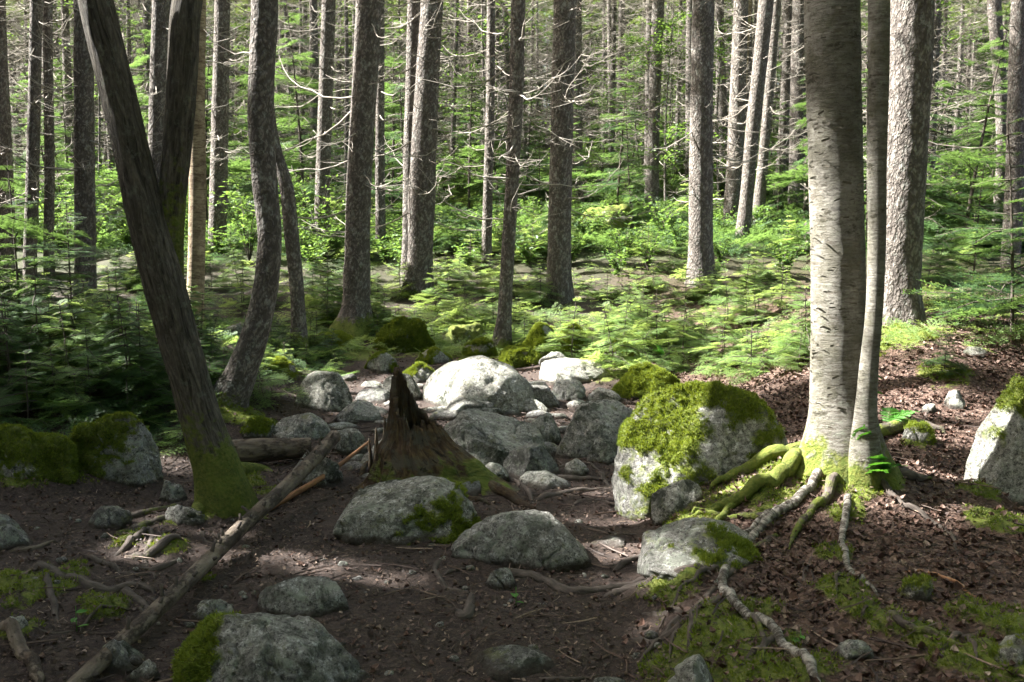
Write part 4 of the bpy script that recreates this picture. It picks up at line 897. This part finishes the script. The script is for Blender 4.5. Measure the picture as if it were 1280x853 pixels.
# pebbles, counted one by one
V0, T0 = ico(3); PEB = []
for k in range(4):
    V = rock_verts(V0, np.array([1, .8, .55]) * .03, 200 + k); PEB.append(MB().add(V, None, T0, moss=np.full(len(V), -.5)).mesh('pebble', M[('rock', 'rock2', 'rockd', 'rock2')[k]]))
k = 0
while k < 70:
    px, py = rng.uniform(20, 900), rng.uniform(640, 850); P, _ = hit(px, py)
    if near_rock(P[0:1], P[1:2])[0]: continue
    o = link('pebble', PEB[k % 4], None, (P[0], P[1], float(terr(P[0], P[1], True)[0]) + .004)); s = rng.uniform(.3, 1.0); o.scale = (s, s, s); o.rotation_euler = (0, 0, rng.uniform(0, 6.28))
    thing(o, 'small loose pebble pressed into the dark trail soil', 'pebble', 'pebbles on the trail'); k += 1

# ------------------------------------------------------------------ stump
rng = np.random.default_rng(106)
Bs, ts = hit(530, 606); e = empty('rotten_stump', Bs); thing(e, 'jagged rotten brown tree stump with a tall splinter and a root sweeping right', 'tree stump')
def stump_part(inner=False):
    nA, nV = 220, 90; A = np.linspace(0, 2 * np.pi, nA, endpoint=False); v = np.linspace(0, 1, nV)
    # angle: 0 = +x (right), pi = left, -pi/2 = towards camera
    def bump_(c, w_): return np.exp(-(np.angle(np.exp(1j * (A - c))) / w_) ** 2)
    cxy = np.stack([np.cos(A), np.sin(A), 0 * A], 1)
    top = .37 + .36 * bump_(2.6, 1.35) + .05 * perlin(cxy * 2.3 + 4) + .10 * np.abs(perlin(cxy * 6 + 2)) + .08 * np.abs(perlin(cxy * 17 + 9))
    top = np.clip(top, .25, .80)
    Ag, vg = np.meshgrid(A, v); z = vg * top[None]
    r = np.interp(z, [0, .06, .2, .28, .34, .42, .5, .65, .8], [.34, .30, .265, .225, .175, .145, .13, .115, .10])
    rt = .30 * bump_(-.25, .42) * 1.0 + .06 * bump_(-1.3, .3) + .12 * bump_(3.3, .3) + .1 * bump_(-2.2, .25) + .1 * bump_(1.2, .4)
    r = r + rt[None] * np.exp(-z / .11)
    r = r + .10 * bump_(-.25, .6)[None] * np.exp(-z / .32)
    b = np.stack([np.cos(Ag), np.sin(Ag), z], 2).reshape(-1, 3)
    rd = (.055 * fbm(b * [3.5, 3.5, 2.2] + 4, 4) + .02 * np.abs(fbm(b * [9, 9, 3] + 1, 3)) + .016 * fbm(b * [20, 20, 2.5], 3)).reshape(Ag.shape) * np.clip(r / .2, .4, 1); r = r + rd
    if inner: r = np.clip(r - .03, .02, 9); r = np.minimum(r, .19)
    X = r * np.cos(Ag) + np.interp(z, [0, .2, .3, .5, .8], [0, -.02, -.065, -.085, -.09]); Yv = r * np.sin(Ag) * .85; Z = z - .03
    V = np.stack([X, Yv, Z], 2).reshape(-1, 3); idx = np.arange(nA * nV).reshape(nV, nA); nx = np.roll(idx, -1, 1)
    q = np.stack([idx[:-1], nx[:-1], nx[1:], idx[1:]], 2).reshape(-1, 4)
    bc = np.stack([np.cos(Ag) * .15, np.sin(Ag) * .15, z], 2).reshape(-1, 3)
    mk = .5 * np.exp(-np.abs(b[:, 2] - .12) / .25) + .55 * fbm(V * [9, 9, 4], 4) + .1 * (V[:, 0] > .1)
    return V, (q[:, ::-1] if inner else q), bc, mk
mb = MB(); Vo, qo, bo, mo_ = stump_part(); Vi, qi, bi, mi_ = stump_part(True)
mb.add(Vo, qo, None, bc=bo, moss=mo_); mb.add(Vi, qi, None, bc=bi, moss=mi_ * 0 - .5)
# bridge the rims
nA, nV = 220, 90; o1 = (nV - 1) * nA + np.arange(nA); o2 = nA * nV + o1; mb.q.append(np.stack([o1, np.roll(o1, -1), np.roll(o2, -1), o2], 1))
link('stump_body', mb.mesh('stump_body', M['rot']), e)
for pa, a, b in ([(575,600),(610,612),(650,628),(672,640)], .055, .02), ([(560,612),(590,625),(620,630)], .04, .015), ([(470,575),(455,590),(448,600)], .03, .012): root_px(pa, a, b, 'rot', e, Bs, .5, .25)
# loose splinter standing left of the stump
for x0_, y0_, x1_, y1_, r_ in [(469,592,470,535,.034), (463,588,461,548,.022), (478,592,481,520,.030), (490,590,489,505,.03)]:
    P0 = hit(x0_, 592)[0]; P1 = at(x1_, y1_, P0[1]); mb = MB(); tube(mb, spline([P0 - [0, 0, .03], (P0 + P1) / 2 + [.006, 0, 0], P1], 12), np.linspace(r_, .005, 12), 12, bark_shape('furrow', x0_), off=.1, mossf=lambda V, B: .3 * fbm(V * 9, 3)); link('splinter', mb.mesh('splinter', M['rot'], True, Bs), e)
# ------------------------------------------------------------------ logs, sticks and roots
rng = np.random.default_rng(107)
def log(name, label, cat, ends, radii, mat, stubs=0, group=None, mid=None, moss=-.5, sides=24):
    pts = [np.array(p) for p in ends]; S = spline(pts, 60) if len(pts) > 2 else spline(pts, 60); r = np.interp(np.linspace(0, 1, 60), np.linspace(0, 1, len(radii)), radii); off = S[30]
    mb = MB(); tube(mb, S, r, sides, bark_shape('spruce', rng.uniform(0, 9)), mossf=lambda V, B: moss + .5 * fbm(V * 5, 3)); e = link(name, mb.mesh(name, M[mat], True, off), None, off)
    for i in range(stubs):
        j = rng.integers(3, 57); a = rng.uniform(0, 6.28); d = np.array([math.cos(a) * .6, .2, abs(math.sin(a))]) ; d /= np.linalg.norm(d); l = rng.uniform(.015, .05); p = S[j] - off
        mb = MB(); tube(mb, np.stack([p + d * r[j] * .7, p + d * (r[j] + l * .5), p + d * (r[j] + l)]), [.010, .008, .006], 7); link('branch_stub', mb.mesh('branch_stub', M['root']), e)
    return thing(e, label, cat, group)
Pn = hit(95, 872)[0] + [0, 0, .05]; Pf = at(418, 546, hit(400, 592)[0][1]); Pm = (Pn + Pf) / 2
log('fallen_pole', 'long bare fallen pole with broken branch stubs lying diagonally across the left of the trail', 'log', [Pn + (Pn - Pm) * .12, (Pn + Pm) / 2 + [.03, 0, .01], Pm - [.02, 0, .03], (Pm + Pf) / 2 + [.015, 0, -.01], Pf], [.030, .039, .046], 'dead', 34)
P0, P1 = hit(262, 588)[0], hit(385, 582)[0]; P0[2] += .10; P1[2] += .10; P0[1] += .1; P1[1] = P0[1] + .15
log('short_log', 'short weathered log lying behind the forked tree', 'log', [P0, (P0 + P1) / 2, P1], [.085, .085, .07], 'dead', 3)
P0 = hit(335, 640)[0] + [0, 0, .02]; P1 = at(462, 552, P0[1] + 1.1)
log('broken_branch', 'reddish broken branch propped from the soil up toward the stump', 'stick', [P0, (P0 + P1) / 2 - [0, 0, .03], P1], [.022, .018, .01], 'redwood', 0, sides=10)
def gstick(label, path, r0, r1, mat, name='stick', cat='stick', group=None, moss=-.5, lift=.7):
    return thing(root_px(path, r0, r1, mat, None, None, lift, moss, name), label, cat, group)
gstick('reddish curved stick on the dead leaves at the right', [(1115,716),(1150,717),(1190,730),(1225,750),(1256,772)], .010, .006, 'redwood', lift=1.2)
gstick('thin pale twig beside the lower pale root tip', [(1068,788),(1085,775),(1106,758)], .007, .004, 'dead', lift=1.2)
gstick('short grey stick near the left edge below the dark stone', [(0,692),(35,690),(75,678)], .02, .012, 'dead')
gstick('bent grey branch in the lower left corner', [(-10,780),(15,805),(40,835),(55,870)], .03, .022, 'dead')
gstick('slender dark stick lying against the fallen pole', [(40,800),(90,790),(140,770),(185,760)], .010, .005, 'root')
gstick('short stick lying before the long speckled boulder', [(552,722),(570,719),(592,716)], .012, .008, 'root')
gstick('pale splinter on the trail soil', [(500,785),(520,787),(545,789)], .007, .004, 'dead', lift=1)
gstick('small twig upright on the trail left of the long boulder', [(405,702),(418,690),(424,680)], .006, .003, 'dead', lift=1)
RT = [([(600,738),(640,722),(680,728),(720,740),(790,735),(850,715),(890,705)], .03, .02, .0, 'long dark root arching across the trail below the slab'),
 ([(730,755),(780,742),(840,735),(900,725)], .028, .02, .2, 'second dark root just below the arching root'),
 ([(640,612),(680,600),(730,598),(775,602)], .035, .018, -.3, 'uppermost root crossing the trail right of the stump'),
 ([(655,628),(700,618),(750,612),(780,618)], .03, .018, -.3, 'middle root crossing the trail right of the stump'),
 ([(680,590),(720,582),(760,592)], .022, .014, -.3, 'thin root close under the lit topped grey boulder'),
 ([(565,755),(580,770),(590,740)], .03, .02, -.3, 'stubby dark knee of root in the middle of the trail'),
 ([(770,800),(810,812),(850,800),(880,770)], .022, .014, -.2, 'dark root creeping toward the lower mossy bank'),
 ([(650,845),(700,852),(760,840)], .012, .008, -.3, 'faint root line at the bottom of the trail'),
 ([(760,720),(800,700),(845,680)], .02, .012, .1, 'thin root climbing the bedrock slab'),
 ([(0,725),(40,722),(85,730),(130,738),(170,735),(195,745)], .032, .02, .1, 'thick root looping over the moss at the left'),
 ([(55,722),(62,745),(70,770),(75,790)], .022, .012, .1, 'root dropping from the looping root at the left'),
 ([(140,735),(165,750),(190,765),(215,775)], .026, .016, -.3, 'gnarled root running under the fallen pole'),
 ([(150,690),(180,700),(215,690),(240,685)], .03, .02, .3, 'mossy root ridge below the forked tree'),
 ([(160,700),(195,712),(232,698)], .022, .02, -.5, 'sunlit bare root tip below the forked tree'),
 ([(130,680),(160,665),(200,655),(230,648)], .03, .02, .5, 'mossy root leading away from the forked tree'),
 ([(860,760),(840,790),(810,830),(790,845)], .02, .01, -.1, 'dark root hanging down the lower bank edge'),
 ([(720,655),(760,668),(800,672)], .014, .01, -.4, 'thin root on the soil right of the long boulder'),
 ([(1170,830),(1200,800),(1225,850)], .014, .01, .2, 'wiry root in the lower right corner'),
 ([(960,690),(905,725),(870,775),(858,830)], .024, .010, .2, 'root hanging down the bank left of the long pale root'),
 ([(930,740),(890,765),(850,800),(835,840)], .018, .008, -.1, 'wiry root down the lower bank'),
 ([(985,660),(935,690),(880,705),(835,725)], .022, .010, .4, 'mossy root crossing the head of the bank'),
 ([(1000,790),(960,815),(920,850)], .018, .008, .2, 'root creeping off the bottom edge beside the pale root'),
 ([(1090,770),(1130,800),(1180,810),(1230,835)], .020, .010, .5, 'mossy root low in the leaves at bottom right'),
 ([(1020,690),(1000,730),(985,770)], .014, .006, .0, 'thin root among the leaves between the two pale roots'),
 ([(600,585),(640,600),(665,625),(650,650)], .022, .012, -.3, 'root curling off the end of the stump root'),
 ([(700,640),(735,628),(770,635),(800,625)], .018, .010, -.4, 'thin lower root in the tangle right of the stump'),
 ([(640,560),(690,575),(720,590)], .02, .012, -.2, 'root between the boulders of the jumble'),
 ([(745,585),(760,605),(775,625)], .022, .014, -.2, 'short root dropping at the foot of the largest mossy boulder'),
 ([(100,665),(150,650),(200,640),(240,628)], .03, .018, .4, 'upper mossy root running left from the forked tree'),
 ([(120,700),(155,690),(190,672),(225,665)], .024, .014, -.1, 'dark root strand below the forked tree foot'),
 ([(175,655),(190,680),(182,705),(195,725)], .02, .010, .1, 'root dropping down the small bank below the forked tree'),
 ([(90,690),(130,705),(170,720),(210,715)], .022, .012, -.2, 'long low root strand at the left of the fallen pole'),
 ([(245,660),(262,680),(300,690)], .018, .008, -.3, 'root slipping under the fallen pole from the forked tree'),
 ([(560,690),(545,715),(560,735),(600,745)], .018, .010, -.3, 'dark root hugging the foot of the long speckled boulder'),
 ([(790,770),(840,772),(890,760),(915,735)], .022, .012, .3, 'mossy root on the lower bank beside the trail'),
 ([(1085,420),(1140,400),(1180,395),(1200,385)], .02, .008, -.3, 'dark fallen limb on the slope right of the thick spruce')]
for pa, a, b, mo, lb in RT: gstick(lb, pa, a, b, 'root', 'exposed_root', 'root', 'roots exposed along the trail', mo, .25)

# ------------------------------------------------------------------ ferns and seedlings beside the birch
rng = np.random.default_rng(108)
def frond_mesh(L=.28, n=22):
    Ms, Os = [], []; u = np.linspace(.06, 1, n); 
    for x in u:
        l = .30 * L * math.sin(min(1, x * 1.02 + .12) * np.pi) ** .8 + .008
        for s in (-1, 1): Ms.append(rotm(s * 1.25, rng.normal(0, .08), 0, 1)[0] @ np.diag([l / .07, .55 * (L / .28), 1])); Os.append([x * L, 0, .16 * L * math.sin(x * 2.6)])
    mb = MB(); mb.add(place(LV, np.array(Ms), np.array(Os)), tile(LQ, len(LV), len(Ms)))
    P = np.stack([np.linspace(0, 1, 8) * L, np.zeros(8), .16 * L * np.sin(np.linspace(0, 1, 8) * 2.6)], 1); b = MB(); tube(b, P, np.linspace(.0022, .001, 8), 4, cap=False)
    b.at = {}; mb.add(b.verts(), np.concatenate(b.q)); return mb.mesh('frond', M['fern'], False)
FR = frond_mesh()
def fern(px, py, n, sc, label, up=0.0, Y=None, yaw=None, pitch=None):
    P = hit(px, py)[0] if Y is None else at(px, py, Y); P = P + [0, 0, up]; e = empty('fern', P)
    for i in range(n):
        o = link('frond', FR, e); a = (rng.uniform(0, 6.28) if yaw is None else yaw + rng.normal(0, .35)); o.rotation_euler = (0, -(rng.uniform(.3, .9) if pitch is None else pitch + rng.normal(0, .1)), a); o.scale = (sc * rng.uniform(.8, 1.1),) * 3
    return thing(e, label, 'fern')
fern(1086, 606, 5, .75, 'bright green fern tuft at the foot of the big birch', .03, None, -1.3, .5)
fern(1110, 540, 2, .9, 'fern frond held flat beside the slim birch', .06, None, .15, .25)
fern(828, 470, 4, .5, 'small lit fern on top of the mossy boulder', .22)
fern(1075, 575, 3, .55, 'small fern low on the right of the big birch trunk', .05, Yb - .2, -1.0, .9)
def seedling(px, py, n, sc, label, up=0, Y=None):
    P = hit(px, py)[0] if Y is None else at(px, py, Y); P = P + [0, 0, up]; e = empty('seedling', P)
    for i in range(n):
        mb = MB(); mb.add(LV, LQ); o = link('leaf', seed_leaf, e); o.location = (0, 0, .02 * i + .02); o.rotation_euler = (rng.normal(0, .3), rng.normal(0, .3), i * 2.4); o.scale = (sc,) * 3
    mb = MB(); tube(mb, np.array([[0, 0, -.03], [0, 0, .03 + .02 * n]]), [.002, .0012], 4); link('stem', mb.mesh('stem', M['fern']), e)
    return thing(e, label, 'seedling')
seed_leaf = MB().add(LV, LQ).mesh('leaf', M['fern'], False)
seedling(1092, 500, 6, .7, 'broad bright leaves sprouting in front of the slim birch', .02, Yb - .05)
seedling(1075, 520, 4, .65, 'lower bright leaves sprouting between the two birches', .0, Yb - .18)
seedling(645, 758, 3, .5, 'lone green leaf sprout in the middle of the trail')
seedling(488, 673, 3, .6, 'green leaf sprout in front of the wide pale boulder')
seedling(96, 790, 4, .7, 'pale green sprout below the root at the left')
seedling(1000, 815, 3, .5, 'tiny sprout beside the long pale root')
seedling(320, 578, 6, .9, 'leafy green sprout behind the fallen pole')

# ------------------------------------------------------------------ undergrowth
rng = np.random.default_rng(109)
def scatter(n, box, ks, hs, label, group, avoid=True, fn=sapling, src=None, depth=(0, 200)):
    k = 0; tr = 0
    while k < n and tr < n * 12:
        tr += 1; px, py = rng.uniform(box[0], box[2]), rng.uniform(box[1], box[3]); P, t = hit(px, py)
        if not depth[0] < P[1] < depth[1]: continue
        if near_rock(P[0:1], P[1:2], 1.0)[0] and rng.random() < .85: continue
        kk = int(rng.choice(ks))
        if fn is sapling: sapling(P - [0, 0, .02], kk, label, group, rng.uniform(*hs), src)
        else: fn(P - [0, 0, .02], kk, label, group, rng.uniform(*hs))
        k += 1
scatter(38, (-30, 415, 205, 545), (3, 4, 1, 2, 6), (.6, 1.0), 'shaded fir sapling in the thicket left of the forked tree', 'fir thicket at the left')
scatter(10, (235, 430, 300, 500), (4, 6, 1), (.5, .9), 'low fir sapling between the forked tree and the sweeping trunk', 'saplings behind the forked tree')
scatter(42, (380, 345, 690, 425), (0, 1, 2, 4), (.55, 1.1), 'low lit fir sapling on the mossy rise behind the boulders', 'saplings on the mossy rise')
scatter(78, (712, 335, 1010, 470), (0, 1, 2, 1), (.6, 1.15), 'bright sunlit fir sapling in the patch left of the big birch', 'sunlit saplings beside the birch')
scatter(26, (1150, 270, 1300, 372), (3, 2, 5, 1), (.6, 1.0), 'green fir sapling on the slope right of the thick spruce', 'saplings on the right slope')
scatter(42, (-30, 270, 420, 400), (1, 4, 2, 6), (.7, 1.2), 'fir sapling in the dim woods behind the leaning trees', 'saplings in the left woods')
scatter(46, (380, 262, 1010, 335), (1, 2, 3, 2), (.8, 1.4), 'fir sapling catching light on the far rise', 'saplings on the far rise')
scatter(46, (380, 250, 1010, 350), (0, 1, 0), (.7, 1.2), 'leafy green shrub on the far rise between the trunks', 'shrubs on the far rise', fn=shrub)
scatter(40, (0, 250, 400, 330), (0, 1, 2), (.8, 1.3), 'leafy green shrub in the woods behind the leaning trees', 'shrubs in the left woods', fn=shrub)
scatter(40, (380, 205, 1000, 262), (0, 1, 2), (.9, 1.7), 'leafy green shrub deep between the far trunks', 'shrubs deep in the woods', fn=shrub)
scatter(30, (1100, 200, 1290, 300), (0, 1, 2), (.8, 1.4), 'leafy green shrub on the right hillside', 'shrubs on the right hillside', fn=shrub)
for px, py, k, sc, lb in [(330,500,1,1.0,'small bright fir with flat tiers beside the sweeping trunk foot'), (408,400,2,1.3,'lit young fir in front of the close pair of spruces'),
    (770,470,2,1.1,'sunlit fir reaching its branches over the lit low boulder'), (820,450,2,1.25,'tallest sunlit fir behind the mossy boulder'), (1180,470,4,.6,'tiny dark fir seedling alone on the leafy slope'),
    (1265,420,5,1.25,'dark stemmed fir at the right edge above the pale boulder'), (1215,385,5,1.0,'broad green fir hanging over the right slope'), (28,440,5,1.1,'dark stemmed fir rising from the left thicket'),
    (90,400,5,.9,'fir rising in front of the sunlit edged spruce'), (470,395,2,.8,'little fir between the mossy footed spruce and the hummock'), (230,560,1,.8,'low fir sprig right behind the forked trunk'), (905,455,2,.9,'sunlit fir just above the largest mossy boulder')]:
    P, _ = hit(px, py); sapling(P, k, lb, None, sc)
# ground cover of tiny fir and leaf sprouts, uncountable
def cover(n, box, name, label, mat, sc, src, cond=None):
    Ms, Os = [], []; pxs = rng.uniform(box[0], box[2], n); pys = rng.uniform(box[1], box[3], n)
    X = []; 
    for px, py in zip(pxs, pys): P, _ = hit(px, py); X.append(P)
    X = np.array(X); m = ~near_rock(X[:, 0], X[:, 1], .9); X = X[m]; n = len(X)
    Ml = rotm(rng.uniform(0, 6.28, n), rng.uniform(-.1, .6, n), rng.normal(0, .3, n), rng.uniform(*sc, n)); X[:, 2] = terr(X[:, 0], X[:, 1], True) + .02
    mb = MB(); merge_sprays(mb, src, Ml, X, rng.integers(0, len(src), n)); o = link(name, mb.mesh(name, M[mat], False)); o['kind'] = 'stuff'; return thing(o, label, 'ground cover')
SPT = [spray(.2, 4, .012, .02, .007) for _ in range(3)]
cover(1500, (-20, 300, 1290, 440), 'ground_cover', 'low green sprigs covering the ground behind the boulders', 'firb', (.7, 1.6), SPT)
cover(5200, (-20, 215, 1295, 318), 'far_ground_cover', 'green sprigs covering the hillside between the far trunks', 'fir', (1.6, 4.2), SPT)
scatter(26, (385, 398, 720, 446), (0, 1, 0), (.6, 1.0), 'tiny lit fir sapling close above the boulders of the trail', 'tiny saplings above the boulders')
scatter(14, (235, 415, 420, 470), (0, 1, 4), (.6, 1.0), 'tiny fir sapling around the foot of the curved trunks', 'tiny saplings by the curved trunks')
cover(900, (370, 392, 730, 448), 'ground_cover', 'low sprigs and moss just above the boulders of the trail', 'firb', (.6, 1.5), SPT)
cover(500, (220, 400, 430, 480), 'ground_cover', 'low sprigs around the foot of the curved trunks', 'fir', (.6, 1.4), SPT)
cover(500, (-20, 440, 260, 560), 'ground_cover', 'low shaded sprigs under the left fir thicket', 'fir', (.6, 1.3), SPT)

# ------------------------------------------------------------------ litter, duff, ground moss
rng = np.random.default_rng(110)
def on_ground(n, box):
    x = rng.uniform(box[0], box[2], n); y = rng.uniform(box[1], box[3], n); m = (~near_rock(x, y, .85)) & (y > 1.5); x, y = x[m], y[m]; return x, y
def norm_at(x, y):
    e_ = .02; dx = (terr(x + e_, y, True) - terr(x - e_, y, True)) / (2 * e_); dy = (terr(x, y + e_, True) - terr(x, y - e_, True)) / (2 * e_); n = np.stack([-dx, -dy, np.ones_like(x)], 1); return n / np.linalg.norm(n, axis=1)[:, None]
def litter(name, label, n, box, sizes, mat, keep, flat=.25, tpl=None):
    x, y = on_ground(n, box); k = rng.random(len(x)) < keep(x, y); x, y = x[k], y[k]; n = len(x); z = terr(x, y, True) + .004 + rng.uniform(0, .008, n)
    Ml = rotm(rng.uniform(0, 6.28, n), rng.normal(0, flat, n), rng.normal(0, flat, n), rng.uniform(*sizes, n)); tv, tq = tpl
    mb = MB(); mb.add(place(tv, Ml, np.stack([x, y, z], 1)), tile(tq, len(tv), n)); o = link(name, mb.mesh(name, M[mat], False)); o['kind'] = 'stuff'; return thing(o, label, 'leaf litter')
cv = np.array([[0, -.016, .006], [.028, -.020, .010], [.058, -.004, .002], [0, .0, 0], [.03, .0, -.002], [0, .016, .005], [.03, .018, .012]]); 
dl, dq = leaf_tpl(.055, .036); dl[:, 2] += .012 * np.cos(dl[:, 0] / .055 * 6) + 3.5 * dl[:, 1] ** 2 * 3
litter('leaf_litter', 'brown dead leaves thick over the right bank', 46000, (.5, 2.4, 6.5, 12), (.3, .95), 'litter', lambda x, y: .95 * ss(.45, 1.0, x - .09 * (y - 4)) * (1 - .75 * np.clip(moss_ground(x, y) * 2, 0, 1)) * ss(14, 7, y) + .0, .3, (dl, dq))
litter('leaf_litter', 'scattered brown leaves and needles over the trail', 16000, (-4.5, 2.4, 1.5, 12), (.2, .7), 'litter', lambda x, y: .55 + 0 * x, .2, (dl, dq))
bit = np.array([[0, -.0012, 0], [.02, -.0008, .002], [.02, .0008, .002], [0, .0012, 0]]); bq = np.array([[0, 1, 2, 3]])
litter('needle_duff', 'fine fallen needles and bark bits over the trail soil', 90000, (-5, 2.3, 3, 10), (.5, 1.8), 'duff', lambda x, y: .8 * ss(12, 5, y), .3, (bit, bq))
a6 = np.arange(4) * 1.5708; tp = np.concatenate([np.stack([np.full(4, x_) , np.cos(a6) * r_ + yy, np.sin(a6) * r_ + .004], 1) for x_, r_, yy in ((0, .0022, 0), (.05, .002, .004), (.10, .0012, -.002))])
tq = np.array([[i * 4 + j, i * 4 + (j + 1) % 4, i * 4 + 4 + (j + 1) % 4, i * 4 + 4 + j] for i in range(2) for j in range(4)])
litter('fallen_twigs', 'thin fallen twigs strewn over the trail and bank', 3200, (-4.5, 2.4, 5.5, 10), (.4, 2.2), 'duff', lambda x, y: .8 + 0 * x, .06, (tp, tq))
chip = np.array([[0, -.005, 0], [.012, -.006, .002], [.014, .005, .003], [0, .005, 0]])
litter('bark_chips', 'dark bark chips and crumbled leaves over the trail soil', 60000, (-5, 2.3, 3, 10), (.4, 1.3), 'duff', lambda x, y: .8 * ss(12, 5, y), .4, (chip, bq))
x, y = on_ground(230000, (-4.5, 2.4, 5, 9.5)); mgv = moss_ground(x, y) + .25 * fbm(np.stack([x, y, 0 * x], 1) * 8, 3); k = mgv > .42; x, y = x[k], y[k]
mo = moss_tufts(np.stack([x, y, terr(x, y, True)], 1), norm_at(x, y), None, None, 1.25, 'ground_moss'); thing(mo, 'green moss tufts over the roots and banks beside the trail', 'moss')
print('objects', len(bpy.data.objects), 'polys', sum(len(m.polygons) for m in bpy.data.meshes))
